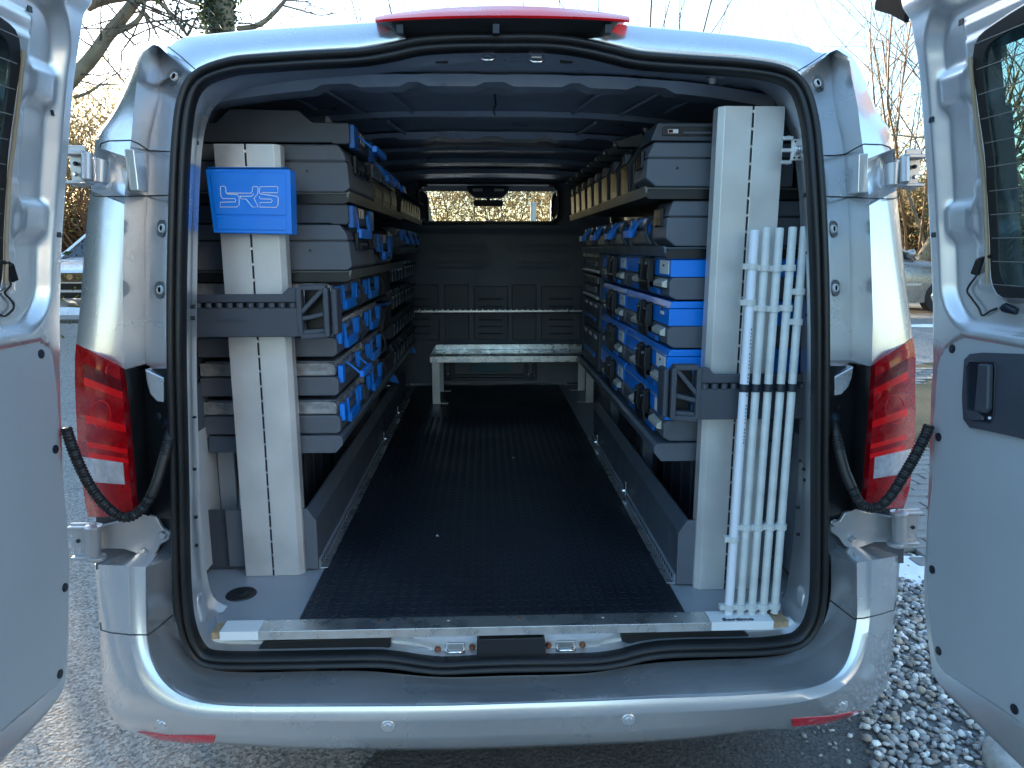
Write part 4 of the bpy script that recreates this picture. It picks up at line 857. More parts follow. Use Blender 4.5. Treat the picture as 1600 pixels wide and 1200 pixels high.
# left rack, top and second shelf
L1 = tool_case('grey tool case on the left top shelf, beside the head of the slotted post'); L1.location = (-.402, .405, 1.653)
L2 = dup(L1); place(L2, (-.405, .405, 1.438), 'grey tool case on the left second shelf, level with the blue lettered box')
S1 = stepped_case('dark stepped case stacked highest on the left top shelf, blue handle swung out', open_=.9); S1.location = (-.398, .405, 1.785)
S2 = stepped_case('dark stepped case on top of the left second-shelf tool case, blue handle hanging', open_=.12); S2.location = (-.41, .405, 1.569)
def cream_bin(label):
    t = thing('open_front_bin', label, 'storage bin', group='pale open bins on the left top shelf')
    MB().prism([(-.36, 0), (0, 0), (0, .075), (-.03, .08), (-.36, .12)], 'y', 0, .20).build('bin_body', CREAM, t, bevel=.003); MB().box(.0005, .003, .02, .18, .02, .05).build('label_strip', SHELFT, t)
    u_handle(t, .05, .15, .135, BLUE, .6)
    MB().prism([(-.34, .1), (-.005, .085), (-.005, .15), (-.34, .16)], 'y', .01, .19).build('clear_lid', CLEARP, t, bevel=.003)
    return t
c1 = cream_bin('cream open bin behind the top left tool case, nearest one of its row'); c1.location = (-.405, .86, 1.654)
for k, lb in enumerate(('cream open bin second along the left top shelf', 'cream open bin third along the left top shelf, before the black cover')): place(dup(c1), (-.405, 1.08 + .22 * k, 1.654), lb)
bk = thing('black_bag', 'black rounded bag at the joint of the left top shelf', 'bag', (-.43, 1.52, 1.654))
xz(rrect(-.30, 0, 0, .15, .05), 0, .18, 'bag_body', BLACKP, bk, .03, 3); MB().tube([(-.1, .02, .14), (-.1, .06, .18), (-.1, .12, .18), (-.1, .16, .14)], .006, 8).build('handle', BLACKP, bk, smooth=60)
b1 = bin_row('row of dark bins with pale dividers on the far half of the left top shelf', 8, .125, BLACKP, SLAT); b1.location = (-.418, 1.76, 1.666)
s3_ = stepped_case('dark stepped case second along the left second shelf, blue handle hanging', open_=.1); s3_.location = (-.41, .90, 1.50)
s4_ = tool_case('grey tool case under the second stepped case on the left second shelf', h=.058, dep=.40, ln=.42); s4_.location = (-.412, .90, 1.438)
bg_ = dup(bk); place(bg_, (-.43, 1.38, 1.44), 'black rounded bag at the end of the left second shelf')
for k in range(3):
    a = clear_case('clear lidded case far along the left second shelf, ' + ('nearest', 'middle', 'farthest')[k] + ' of three', ln=.26, open_=.35, dep=.36) if k == 0 else dup(a0c)
    if k == 0: a0c = a
    place(a, (-.43, 1.80 + .27 * k, 1.502), 'clear lidded case far along the left second shelf, ' + ('nearest', 'middle', 'farthest')[k] + ' of three')
# left rack, four levels of clear-lid cases
A0 = None
lev = ['lowest', 'second lowest', 'second highest', 'highest']
for i, z in enumerate((.961, 1.076, 1.191, 1.306)):
    for k, y in enumerate((.405, .885)):
        op = 1.0 if (i == 1 and k == 0) else .06
        lb = lev[i] + ' clear-lidded case of the ' + ('near' if k == 0 else 'far') + ' stack on the left rack' + (', blue handle swung open' if op > .5 else '')
        if op > .5: a = clear_case(lb, open_=.85)
        elif A0 is None: A0 = a = clear_case(lb, open_=op)
        else: a = dup(A0)
        place(a, (-.458, y, z), lb)
for i, z in enumerate((.961, 1.09, 1.22, 1.345)):
    for k, (y, n) in enumerate(((1.62, 4), (2.19, 4))):
        if i == 0 and k == 0: B0 = b_ = bin_row('x', 4, .13, DARKP2, LABELW, .34, .085)
        else: b_ = dup(B0)
        place(b_, (-.462, y, z), lev[i] + ' row of small black bins in the ' + ('middle' if k == 0 else 'farthest') + ' stack of the left rack', group='black bins at the far end of the left rack')
for i, z in enumerate((.961, 1.155, 1.31)):
    t = thing('flat_crate', ('lowest', 'middle', 'topmost')[i] + ' brown-black crate between the clear cases and the black bins on the left', 'crate', (-.455, 1.34, z), group='dark crates in the left rack')
    xz([(-.36, 0), (0, 0), (.004, .10 if i else .08), (-.36, .11 if i else .08)], 0, .24, 'crate_body', MATS.get('brown_black') or mat('brown_black', (.04, .034, .034), .55), t, .004)
    if i: MB().box(-.1, .012, .05, .2, .106, .116).build('blue_clip', BLUED, t, bevel=.004)
for px, py, y in ((613, 590, 1.75), (643, 545, 2.5)):
    c = Py(px, py, y); o = MB().prism([(c[0] - .02, c[2] - .02), (c[0] + .03, c[2] - .03), (c[0], c[2] + .035)], 'y', y, y + .03).build('blue_wedge', BLUE, bevel=.004); tag(o, 'loose blue plastic wedge hanging over the left base shelf, ' + ('nearer' if y < 2 else 'farther') + ' one', 'blue clip', 'blue clips on the left base shelf')

# right rack (fronts look towards -x: turned by 180 degrees, near end becomes local +y)
def rplace(o, x, y_near, z, ln, label): return place(o, (x, y_near + ln, z), label, math.pi)
def mirror_case(label, h, dep=.40, ln=.42, hole=True):
    t = thing('tool_case', label, 'tool case', group='grey tool cases on the racks')
    xz([(-dep, 0), (-.030, 0), (-.002, .022), (-.004, h * .64), (-dep, h * .64)], 0, ln, 'base', DARKP, t, .005)
    xz([(-dep, h * .655), (-.005, h * .655), (-.018, h - .004), (-.022, h), (-dep, h)], .001, ln - .001, 'lid', DARKP, t, .005)
    xz([(-dep + .01, h * .63), (-.012, h * .63), (-.012, h * .67), (-dep + .01, h * .67)], .003, ln - .003, 'lid_gap', BLACKP, t, .0005, 1)
    if hole: MB().cyl((-.085, ln - .001, h * .42), (-.085, ln + .0008, h * .42), .004, 10).build('pin_hole', BLACKP, t)
    for y in (.08, ln - .12): MB().box(-.006, .004, y, y + .04, h * .45, h * .85).build('latch', BLACKP, t, bevel=.003)
    return t
r1 = mirror_case('x', .114, ln=.16); rplace(r1, .397, .288, 1.661, .16, 'short grey tool case with a pin hole on the right top shelf beside the post')
r2 = mirror_case('x', .121, ln=.16, hole=False); rplace(r2, .456, .288, 1.505, .16, 'grey tool case on the right second shelf above the blue cases')
t = thing('flat_case', 'x', 'tool case'); rplace(t, .408, .29, 1.778, .15, 'flat black case with a small print, topmost on the right top shelf')
xz([(-.40, 0), (0, 0), (-.018, .046), (-.40, .046)], 0, .15, 'case_shell', DARKP2, t, .004)
xz([(-.30, .012), (-.03, .012), (-.03, .036), (-.30, .036)], .149, .153, 'recess', BLACKP, t, .003); MB().box(-.072, -.045, .1535, .1542, .019, .029).build('sticker', LABELW, t); MB().box(-.058, -.046, .1543, .1548, .020, .028).build('red_sticker', REDD, t)
MB().box(-.16, -.085, .1532, .156, .018, .023).build('grip', DARKP, t, bevel=.001)
for k in range(8):
    y = .47 + k * .185
    if k == 0:
        q0 = q = thing('tall_file_bin', 'x', 'storage bin', group='tall black bins along the right top shelf')
        xz([(-.36, 0), (0, 0), (.004, .085), (-.03, .14), (-.36, .14)], 0, .115, 'bin_body', BLACKP, q, .004)
        MB().box(-.016, -.006, .128, .150, 0, .085).build('pale_divider', SLAT, q, bevel=.001)
        xz([(-.07, .1405), (.02, .1405), (.035, .16), (-.05, .185)], .02, .06, 'latch_lever', BLACKP, q, .004); MB().cyl((.030, .04, .15), (.036, .04, .15), .005, 8).build('lever_pin', GALV, q)
        MB().box(-.014, .006, .03, .08, .09, .12).build('grip', DARKP2, q, bevel=.003)
    else: q = dup(q0)
    rplace(q, .402, y, 1.661, .18, ('nearest', 'second', 'third', 'fourth', 'fifth', 'sixth', 'seventh', 'farthest')[k] + ' tall black bin along the right top shelf')
cc0 = None
for k, y in enumerate((.47, .84, 1.21, 1.56)):
    a = clear_case('x', ln=.33, open_=.62, dep=.36) if k == 0 else dup(cc0)
    if k == 0: cc0 = a
    rplace(a, .470, y, 1.505, .33, ('nearest', 'second', 'third', 'farthest')[k] + ' clear case with a swung-out blue handle on the right second shelf')
# blue cases: 4 levels x 2 stacks
def blue_case(label, ln, h=.1325, big=True):
    t = thing('blue_case', label, 'blue case', group='blue cases stacked in the right rack'); hb = h * .46
    xz([(-.38, .001), (-.020, .001), (-.001, .012), (-.001, hb - .01), (-.010, hb), (-.38, hb)], .001, ln - .001, 'lower_tub', DARKP, t, .003)
    xz([(-.38, hb + .001), (-.004, hb + .001), (-.004, h * .82), (-.38, h * .82)], .002, ln - .004, 'upper_tub', BLUE, t, .002)
    xz([(-.38, h * .83), (-.004, h * .83), (-.012, h - .003), (-.38, h - .002)], .001, ln - .003, 'lid', BLUE, t, .003)
    MB().box(-.120, -.118, ln - .0008, ln + .0004, .004, hb - .002).build('seam', BLACKP, t)
    MB().box(-.004, -.001, .012, ln - .012, h * .84, h * .855).build('lid_strip', SILVERP, t)
    yc = ln * .60
    for dy in (-.060, .030):
        l = MB().prism([(.0, h * .88), (.020, h * .82), (.024, h * .42), (.012, h * .16), (0, h * .18)], 'y', yc + dy, yc + dy + .034).build('latch', BLACKP, t, bevel=.004)
        MB().cyl((.022, yc + dy + .017, h * .72), (.0265, yc + dy + .017, h * .72), .0055, 10).build('latch_pin', CHROME, l)
    MB().prism([(.0, h * .36), (.022, h * .34), (.016, h * .1), (0, h * .08)], 'y', yc - .06, yc + .064).build('carry_handle', BLACKP, t, bevel=.004)
    for y in (ln * .30, ln * .80): 
        MB().prism([(0, hb - .004), (.016, hb - .014), (.016, hb - .026), (0, hb - .03)], 'y', y, y + ln * .17).build('catch', SILVERP, t, bevel=.002)
    MB().prism([(0, h * .20), (.012, h * .22), (.012, h * .10), (0, h * .06)], 'y', ln * .28, ln * .86).build('blue_pull', BLUED, t, bevel=.003)
    if big: MB().box(-.0035, -.0015, ln * .80, ln * .965, hb + .008, h * .80).build('label_card', LABELW, t); lz = (hb + h * .8) / 2 + .006
    else: MB().box(-.0035, -.0015, ln * .84, ln * .90, hb + .028, h * .74).build('label_card', LABELW, t); lz = hb + .04
    MB().box(-.0014, -.0009, ln * .86, ln * .89, lz, lz + .006).build('label_print', BRICKD, t)
    return t
NB = .1335
for i in range(4):
    for k, (y, ln) in enumerate(((.283, .60), (.895, .52))):
        z = .9605 + (3 - i) * NB
        if i == 0: proto = blue_case('x', ln); globals()['bc%d' % k] = proto; a = proto
        elif i == 1 and k == 0: a = blue_case('x', ln, big=False)
        else: a = dup(globals()['bc%d' % k])
        rplace(a, .472, y, z, ln, ('top', 'second', 'third', 'bottom')[i] + ' blue case of the ' + ('near' if k == 0 else 'far') + ' stack in the right rack' + (', with the small label' if i == 1 and k == 0 else ''))
for i, (z, h, kind) in enumerate(((1.385, .105, 0), (1.27, .11, 0), (1.14, .125, 1), (.962, .172, 1))):
    t = thing('pull_out_bin', 'x', 'drawer', group='drawers at the far end of the right rack')
    xz([(-.36, 0), (0, 0), (.0, h - .002), (-.36, h - .002)], 0, .48, 'drawer_body', DARKP2, t, .004)
    if kind == 0:
        xz([(0.0005, h * .70), (.012, h * .72), (.010, h * .98), (.0005, h * .98)], .01, .47, 'top_strip', CREAM if i == 0 else SHELFT, t, .002); xz([(.0005, h * .08), (.014, h * .10), (.014, h * .18), (.0005, h * .2)], .01, .47, 'lower_strip', SILVERP, t, .002); MB().box(.0005, .004, .06, .4, h * .3, h * .55).build('window', CLEARP, t)
        MB().box(.0122, .0135, .36, .40, h * .78, h * .9).build('dark_print', BRICKD, t); MB().box(.0122, .0135, .10, .14, h * .78, h * .9).build('dark_print', BRICKD, t)
    else:
        for k in range(3): MB().box(.0005, .002, .05 + k * .15, .13 + k * .15, h * .80, h * .9).build('label_card', LABELW, t)
        xz([(0.0005, h * .3), (.012, h * .34), (.012, h * .42), (.0005, h * .44)], .08, .4, 'drawer_pull', BLUED, t, .002)
    rplace(t, .470, 1.445, z, .48, ('top drawer with the cream strip', 'second drawer with the grey-beige strip', 'third drawer, black with white labels', 'lowest and tallest drawer, black')[i] + ' at the far end of the right rack')

# ---- pole brackets on both posts
DARKP3 = mat('black_grey_plastic', (.055, .063, .08), .5, var=.06, bump=.04, bscale=500)
def bracket(sgn, label, xa, xb, yf, z0, z1):
    # sgn +1: lattice end towards -x (right bracket); -1: mirrored
    t = thing('pole_bracket', label, 'pole bracket', (0, yf, z0), group='black plastic pole brackets clipped to the posts'); H = z1 - z0
    xs_ = lambda f: xa + (xb - xa) * f                    # f=0 at the lattice end, 1 at the wall end
    def B(nm, f0, f1, y0, y1, h0, h1, m=DARKP3, bv=.003, par=t): return MB().box(min(xs_(f0), xs_(f1)), max(xs_(f0), xs_(f1)), y0, y1, H * h0, H * h1).build(nm, m, par, bevel=bv)
    B('tray_front', .205, 1, 0, .012, 0, .60); B('tray_floor', .205, 1, .0125, .05, 0, .06); 
    up = [(.205, .70), (.205, 1.0), (.26, 1.0), (.305, .87), (1, .87), (1, .70)]
    MB().prism([(xs_(f), H * h) for f, h in up], 'y', .006, .022).build('upper_lip', DARKP3, t, bevel=.003)
    B('upper_shelf', .205, 1, .0225, .05, .70, .76); B('groove_back', .205, 1, .020, .03, .06, .70, BLACKP)
    n = 11
    for k in range(n):
        f = .235 + k * .0735
        MB().cyl((xs_(f), .004, H * .60 + .0005), (xs_(f), .004, H * .70 - .0005), .0085, 12).build('clip_post', DARKP3, t)
    # lattice end: bars, angled back
    yb_ = lambda f: .0 + (.20 - f) * .0
    fr = [((.0, 0), (.0, 1)), ((.19, 0), (.19, 1)), ((0, .03), (.19, .0)), ((0, 1), (.19, 1)), ((.02, .96), (.18, .50)), ((.02, .46), (.18, .36)), ((.02, .12), (.18, .08))]
    lt = MB()
    def bar(p, q, w):
        p = np.array((xs_(p[0]), H * p[1])); q = np.array((xs_(q[0]), H * q[1])); d = (q - p) / np.linalg.norm(q - p); nn = np.array([-d[1], d[0]]) * w / 2
        return [p + nn, p - nn, q - nn, q + nn]
    for i, (p, q) in enumerate(fr):
        lt = MB().prism([tuple(v) for v in bar(p, q, .014 if i < 4 else .012)], 'y', .0015 * i, .035 + .0015 * i); lt.build('lattice_bar', DARKP3, t, bevel=.003)
    B('lattice_back', .01, .185, .060, .066, .02, .98, BLACKP); MB().box(min(xs_(-.03), xs_(-.075)), max(xs_(-.03), xs_(-.075)), .01, .075, H * .02, H * .98).build('end_cheek', DARKP2, t, bevel=.006)
    return t
bL = bracket(-1, 'black pole bracket with an empty row of clips on the left post', -.452, -.825, .255, 1.268, 1.398)
bR = bracket(1, 'black pole bracket on the right post holding five white pipes', .456, .800, .128, 1.062, 1.198)
text('lettering', 'sortimo', .020, DARKP2, bL, Matrix.Translation((-.70, -.001, .045)) @ Matrix.Rotation(R(90), 4, 'X'), bold=.0004, sx=1.3)

# ---- white pipes
for k in range(5):
    xt0, xt1, zt = (.636, .6395, 1.545) if k == 0 else ((.665, .670, 1.552), (.699, .702, 1.55), (.732, .735, 1.552), (.758, .764, 1.553))[k - 1]
    xb0 = .604 + k * .0305
    lb = ('bright new white pipe with fine print, leftmost of the five in the bracket', 'off-white pipe next to the bright new one', 'middle of the five white pipes', 'off-white pipe with grey scuffs, second from the right door frame', 'rightmost white pipe, beside the door frame')[k]
    root = thing('white_pipe', lb, 'pipe', (xb0, .048, FZ + .005), group='white plastic pipes leaning on the right post')
    m = PVCN if k == 0 else PVC; top = np.array((xt1 - xb0, .078, zt - FZ - .005)); r_ = .0112 if k == 0 else .0102
    MB().tube([(0, 0, 0), tuple(top * .998), tuple(top)], [r_, r_, r_ * .9], 20).build('tube', m, root, smooth=40)
    e = MB().tube([tuple(top * 1.0002), tuple(top * 1.0006)], [r_ * .82, r_ * .8], 16).build('open_end', RUBBER, root)
    clipz = {0: (.02, .205, .82, .91), 1: (.02, .235, .80, .90), 2: (.02, .235, .80, .90), 3: (.02, .235, .80, .90), 4: (.02, .235, .765, .84)}[k]
    for f in clipz:
        c = top * f; cl = MB().tube([tuple(c + (0, 0, -.008)), tuple(c + (0, 0, .008))], .0142, 16)
        cl.box(c[0] - .026, c[0] - .012, c[1] - .008, c[1] + .008, c[2] - .007, c[2] + .007)
        cl.build('pipe_clip', PVC, root, bevel=.001, smooth=40)
    bz0 = (1.1525 - FZ - .005) / top[2]; c = top * bz0
    MB().tube([tuple(c - top * .010), tuple(c + top * .010)], .0128, 16).build('rubber_band', RUBBER, root, smooth=40)
    if k == 0:
        pr_ = MB()
        for q in range(34):
            if q == 17: struct(pr_.build('faint_print', DARKP, root), 'stuff'); pr_ = MB()
            if q in (5, 12, 13, 21, 27): continue
            c = top * (.46 + q * .0088); pr_.box(c[0] + .0035, c[0] + .006, c[1] - .0113, c[1] - .0108, c[2], c[2] + .0055 * random.uniform(.5, 1))
        struct(pr_.build('faint_print', DARKP, root), 'stuff')

# ---- blue box hung on the left post
bt = thing('hanging_box', 'flat blue plastic box with white outlined lettering hung on the left post', 'blue box', (-.6335, .26, 1.54))
pf = [(-.098, .0), (.103, -.004), (.108, .157), (.104, .160), (-.103, .160), (-.107, .156)]
MB().prism(pf, 'y', .0, .055).build('box_body', BLUE, bt, bevel=.007, seg=3)
MB().prism([(-.090, .046), (.092, .044), (.096, .150), (-.095, .150)], 'y', -.0022, .001).build('raised_panel', BLUE, bt, bevel=.002)
MB().prism([(-.088, .008), (.090, .006), (.092, .040), (-.090, .042)], 'y', -.0022, .001).build('lower_panel', BLUE, bt, bevel=.002)
MB().box(-.10, .10, -.003, .03, .1605, .164).build('lid_edge', BLUED, bt, bevel=.001)
def pl3(pts_): return [((x - 425) * .000397 + .004, -.0030, (620 - y) * .000397 + .0925) for x, y in pts_]
for ln in ([(236,574),(236,622),(246,637),(322,637),(328,645),(326,658),(230,660),(226,690),(332,690),(348,678),(352,628),(342,612),(278,608),(270,598),(270,566)],
           [(275,602),(428,603),(438,594),(441,566)], [(476,574),(472,606),(446,634),(470,690),(432,690),(396,640),(362,638),(358,622)], [(358,622),(430,622),(448,606)],
           [(486,576),(482,596),(488,606),(596,622),(602,632),(597,678),(584,692),(480,690),(482,662),(556,660),(562,648),(556,640),(486,638),(482,622)], [(500,598),(600,600),(603,566)], [(236,574),(240,560),(262,560),(270,566)], [(441,566),(452,560),(474,562),(476,574)], [(603,566),(596,560),(490,562),(486,576)]):
    MB().tube(pl3(ln), .0011, 5).build('lettering', WHITE, bt)

# ================================================================== REAR DOORS (opened at right angles, hinge edge beside the body)
DX = {-1: .97, 1: .99}
def dX(s, z): return s * (DX[s] - 1.0 * rake(z))
def Pd(px, py, s):
    x = s * DX[s]
    for _ in range(5):
        p = Px(px, py, x); x = dX(s, p[2])
    return p
EDGE = {-1: [(146,-40),(140,0),(130,60),(120,130),(112,230),(105,330),(100,420),(98,500),(98,560),(100,650),(103,740),(107,830),(112,900),(112,1000),(108,1055),(95,1100),(60,1140),(0,1195)],
        1: [(1406,-40),(1412,0),(1421,50),(1430,100),(1436,170),(1440,230),(1447,350),(1453,480),(1453,540),(1450,620),(1447,740),(1443,830),(1439,900),(1440,950),(1450,1035),(1462,1078),(1500,1110),(1600,1190)]}
WIN = [(1600,7),(1570,25),(1545,42),(1527,55),(1518,70),(1515,90),(1518,130),(1526,190),(1533,240),(1537,300),(1541,370),(1543,430),(1550,454),(1562,463),(1600,465)]
wy = [Pd(x, y, 1) for x, y in WIN]; wy = [(p[1], p[2]) for p in wy]
ztop = max(z for _, z in wy) + .005
winR = wy + [(-.50, wy[-1][1] - .004), (-.66, wy[-1][1]), (-.71, wy[-1][1] + .05), (-.68, ztop - .07), (-.64, ztop - .02), (-.58, ztop), (-.42, ztop)]
BOXTRIM = {-1: [(60,531),(80,545),(87,600),(95,720),(105,830),(108,900),(105,950),(101,1040),(90,1068),(0,1143)], 1: [(1500,527),(1476,545),(1466,575),(1461,650),(1458,750),(1451,830),(1449,900),(1455,980),(1463,1030),(1478,1050),(1600,1132)]}
CLIPS = {-1: [(65,553),(85,702),(100,918),(92,1053)], 1: [(1487,545),(1468,683),(1458,890),(1468,1017),(1587,1108)]}
for s in (-1, 1):
    ed = [Pd(x, y, s) for x, y in EDGE[s]]; tab = sorted([(p[2], p[1]) for p in ed if p[2] > .542]); z0_, y0_ = tab[0]; tab = [(z0_ - .036, y0_ - .085), (z0_ - .033, y0_ - .055), (z0_ - .026, y0_ - .032), (z0_ - .014, y0_ - .012)] + tab; zb = tab[0][0]
    zmax = 2.03
    ye = lambda z: float(interp(tab, z)[0])
    YF = -.80
    win = catmull([(y + (.025 if s < 0 else 0), 0, z) for y, z in winR], 90, True); winp = [(p[0], p[2]) for p in win]
    cw = np.mean(win, 0)
    tp = [Pd(x, y, s) for x, y in BOXTRIM[s]]; tp = [(p[1], p[2]) for p in tp]; trimp = tp + [(-.76, tp[-1][1] - .002), (-.76, tp[0][1])]
    NT, NZ = 130, 210
    zs = np.r_[np.linspace(zb, zb + .08, 25)[:-1], np.linspace(zb + .08, zmax, NZ)]
    Y = np.zeros((len(zs), NT)); Z = np.zeros_like(Y)
    ts = np.linspace(0, 1, NT) ** 1.5
    for i, z in enumerate(zs):
        a = ye(z); Y[i] = a + (YF - a) * ts; Z[i] = z
    E = np.array([ye(z) for z in zs])[:, None] - Y; EF = Y - YF
    def rect_sdf(y, z, y0, y1, z0, z1, r):
        dx_ = np.abs(y - (y0 + y1) / 2) - (y1 - y0) / 2 + r; dz_ = np.abs(z - (z0 + z1) / 2) - (z1 - z0) / 2 + r
        return np.hypot(np.maximum(dx_, 0), np.maximum(dz_, 0)) + np.minimum(np.maximum(dx_, dz_), 0) - r
    y1 = ye(1.6) - .036
    bow = rect_sdf(-np.minimum(E - .036, EF - .03) * -1 * 0 + np.where(True, np.minimum(E - .036, 1), 0), Z, 0.0, 2, 1.325, 1.985, .10)
    wv = -.026 * sstep(.0, -.028, bow)
    bm_ = lambda zc, h: sstep(zc + .050, zc + .022, Z) * sstep(zc - .050, zc - .012, Z)
    band = sstep(.045, .065, E) * sstep(.150, .120, E)
    wv = wv + (.017 * (bm_(1.555, 1) + bm_(1.815, 1)) * band) * (bow < -.005)
    # strip beside the glass with its little stepped tabs
    dw = np.array([[0.0]]); 
    strip = sstep(.125, .140, E) * (Z > 1.42) * (Z < 1.93)
    wv = wv + .010 * strip * (.6 + .4 * (np.sin(Z * 48) > .2))
    wv = wv - .014 * sstep(.012, .0, E) - .012 * sstep(.02, .0, EF) - .004 * sstep(zb + .012, zb, Z)
    # shallow pan behind the trim panel
    for i in range(len(zs)):
        if zs[i] < 1.35:
            for j in range(0, NT):
                if inside((Y[i, j], Z[i, j]), trimp): wv[i, j] -= .006
    # top pressing
    wv = wv + .012 * sstep(1.97, 2.0, Z)
    root_x = lambda z: dX(s, z)
    pt = lambda i, j, w: (root_x(Z[i, j]) - s * w, Y[i, j], Z[i, j])
    ins = np.zeros(Y.shape, bool)
    shr = [(cw[0] + (y - cw[0]) * .965, cw[2] + (z - cw[2]) * .955) for y, z in winp]
    for i in range(len(zs)):
        if zs[i] > 1.36:
            for j in range(NT): ins[i, j] = inside((Y[i, j], Z[i, j]), shr)
    hole = lambda i, j: ins[i, j] and ins[i + 1, j] and ins[i, j + 1] and ins[i + 1, j + 1]
    side_word = 'left' if s < 0 else 'right'
    door = MB().grid([[pt(i, j, wv[i, j]) for j in range(NT)] for i in range(len(zs))], skip=hole).build('rear_door', PAINTIN, van, smooth=75)
    sub = slice(None, None, 4); jj = list(range(0, NT, 3)) + [NT - 1]; ii = list(range(0, 30)) + list(range(30, len(zs), 3)) + [len(zs) - 1]
    sk = MB(); rows = [[(root_x(Z[i, j]) + s * (.045 + .02 * math.sin(max(0, min(1, (Z[i, j] - .5) / 1.5)) * math.pi)), Y[i, j] - .002, Z[i, j]) for j in jj] for i in ii]
    sk.grid(rows, skip=lambda a, b_: ins[ii[a], jj[b_]] and ins[ii[a + 1], jj[b_ + 1]] and ins[ii[a + 1], jj[b_]] and ins[ii[a], jj[b_ + 1]])
    rim = [(i, 0) for i in range(len(zs))] ; 
    sk.grid([[pt(i, 0, wv[i, 0]) for i in range(len(zs))], [(root_x(Z[i, 0]) + s * .045, Y[i, 0], Z[i, 0]) for i in range(len(zs))]])
    sk.grid([[pt(i, NT - 1, wv[i, NT - 1]) for i in range(len(zs))], [(root_x(Z[i, 0]) + s * .045, Y[i, NT - 1], Z[i, 0]) for i in range(len(zs))]])
    sk.grid([[pt(0, j, wv[0, j]) for j in range(NT)], [(root_x(zb) + s * .045, Y[0, j], zb) for j in range(NT)]])
    sk.build('door_skin', PAINT, door, smooth=50)
    # the outer skin's upper corner past the inner pressing; silver, blackened to paint its shade
    XL = root_x(1.95) + .028
    pA, pB, pC = (Px(1369, 16, XL), Px(1417, 36, XL), Px(1418, -25, XL)) if s > 0 else (Pd(184, -30, -1), Pd(141, 10, -1), Pd(140, -50, -1))
    if s > 0: MB().prism([(pA[1], pA[2]), ((pA[1] + pB[1]) / 2, (pA[2] + pB[2]) / 2 + .004), (pB[1], pB[2]), (pC[1] - .02, pC[2]), (pC[1], pC[2] + .06), (pA[1] - .0, pA[2] + .02)], 'x', root_x(1.95) + .022, root_x(1.95) + .034).build('corner_lip', mat('shaded_silver_lip', (.012, .012, .013), .9, spec=.1), door, bevel=.004)
    # glass, printed border, sealant strip, heater lines
    xg = lambda z, o: root_x(z) + s * (.009 + o)
    wl = catmull([(0, y, z) for y, z in winp], 100, True); c3 = np.mean(wl, 0)
    def wring(k, o, kz=None):
        return [(xg(c3[2] + (p[2] - c3[2]) * (kz or k), o), c3[1] + (p[1] - c3[1]) * k, c3[2] + (p[2] - c3[2]) * (kz or k)) for p in wl]
    gl = MB().grid([wring(1.0, .004), wring(.9, .004), wring(.6, .004), wring(.3, .004)], closed=True); gl.f.append(tuple(len(gl.v) - 100 + i for i in range(100)))
    gl.build('window_glass', GLASST, door)
    MB().grid([wring(1.01, .003), wring(1.008, -.001), wring(.905, -.001, .92), wring(.903, .0025, .918)], closed=True).build('printed_border', BLACKP, door)
    MB().grid([wring(1.055, .016), wring(1.035, .006), wring(1.012, -.001), wring(1.0, .004)], closed=True).build('window_lip', PAINTIN, door, smooth=60)
    TAN = MATS.get('tan_sealant') or mat('tan_sealant', (.30, .235, .16), .6)
    yh = lambda z: max(y for (y, zz) in winp if abs(zz - z) < .05)
    MB().tube([(xg(z, -.004), yh(z) + .004, z) for z in np.linspace(1.43, 1.86, 14)], .0038, 6).build('sealant_strip', TAN, door, smooth=60)
    hw_ = MATS.get('heater_print') or mat('heater_print', (.16, .15, .14), .5)
    for z in np.arange(1.43, 1.92, .045):
        ys_ = [y for (y, zz) in winp if abs(zz - z) < .04]
        MB().box(min(xg(z, .0005), xg(z, -.0018)), max(xg(z, .0005), xg(z, -.0018)), min(ys_) + .01, max(ys_) - .006, z - .0008, z + .0008).build('heater_line', hw_, door)
    # heater plug and its wire
    if s > 0: plug, wire, plugb = [(1543,400),(1528,405)], [(1521,426),(1509,434),(1500,446),(1497,456),(1505,468),(1515,482),(1520,493),(1532,486),(1542,482)], [(1527,405),(1519,428)]
    else: plug, wire, plugb = [(0,408),(18,411)], [(27,437),(28,446),(24,457),(31,466),(37,474),(37,482),(30,490),(22,494),(12,490)], [(19,412),(29,438)]
    w_at = lambda p: float(wv[np.argmin(abs(zs - p[2])), np.argmin(abs(Y[np.argmin(abs(zs - p[2]))] - p[1]))])
    def on(px, py, lift):
        p = Pd(px, py, s); w = w_at(p); return p + np.array([-s * (w + lift), 0, 0])
    cp = catmull([on(x, y, .006) for x, y in wire], 40); MB().tube(cp, .0022, 8).build('heater_wire', BLACKP, door, smooth=60)
    a, b_ = on(*plugb[0], .010), on(*plugb[1], .010); MB().tube([a, b_], [.009, .010], 4).build('heater_plug', BLACKP, door, bevel=.002)
    MB().tube([on(*plug[0], .008), on(*plug[1], .012)], .004, 8).build('plug_lead', BLACKP, door)
    a, b_ = (on(1548, 481, .004), on(1572, 487, .004)) if s > 0 else (on(14, 492, .004), on(-14, 500, .004))
    MB().tube([a, a * .5 + b_ * .5 + np.array([-s * .008, 0, .004]), b_], [.004, .010, .007], 8).build('wire_grommet', RUBBER, door, smooth=60)
    # trim panel, clips
    x0, x1 = sorted((s * (DX[s] + .004), s * (DX[s] - .0015)))
    tpc = catmull([(0, y, z) for y, z in trimp], 120, True)
    MB().prism([(p[1], p[2]) for p in tpc], 'x', x0, x1).build('trim_panel', HARDBOARD, door, bevel=.001, seg=1)
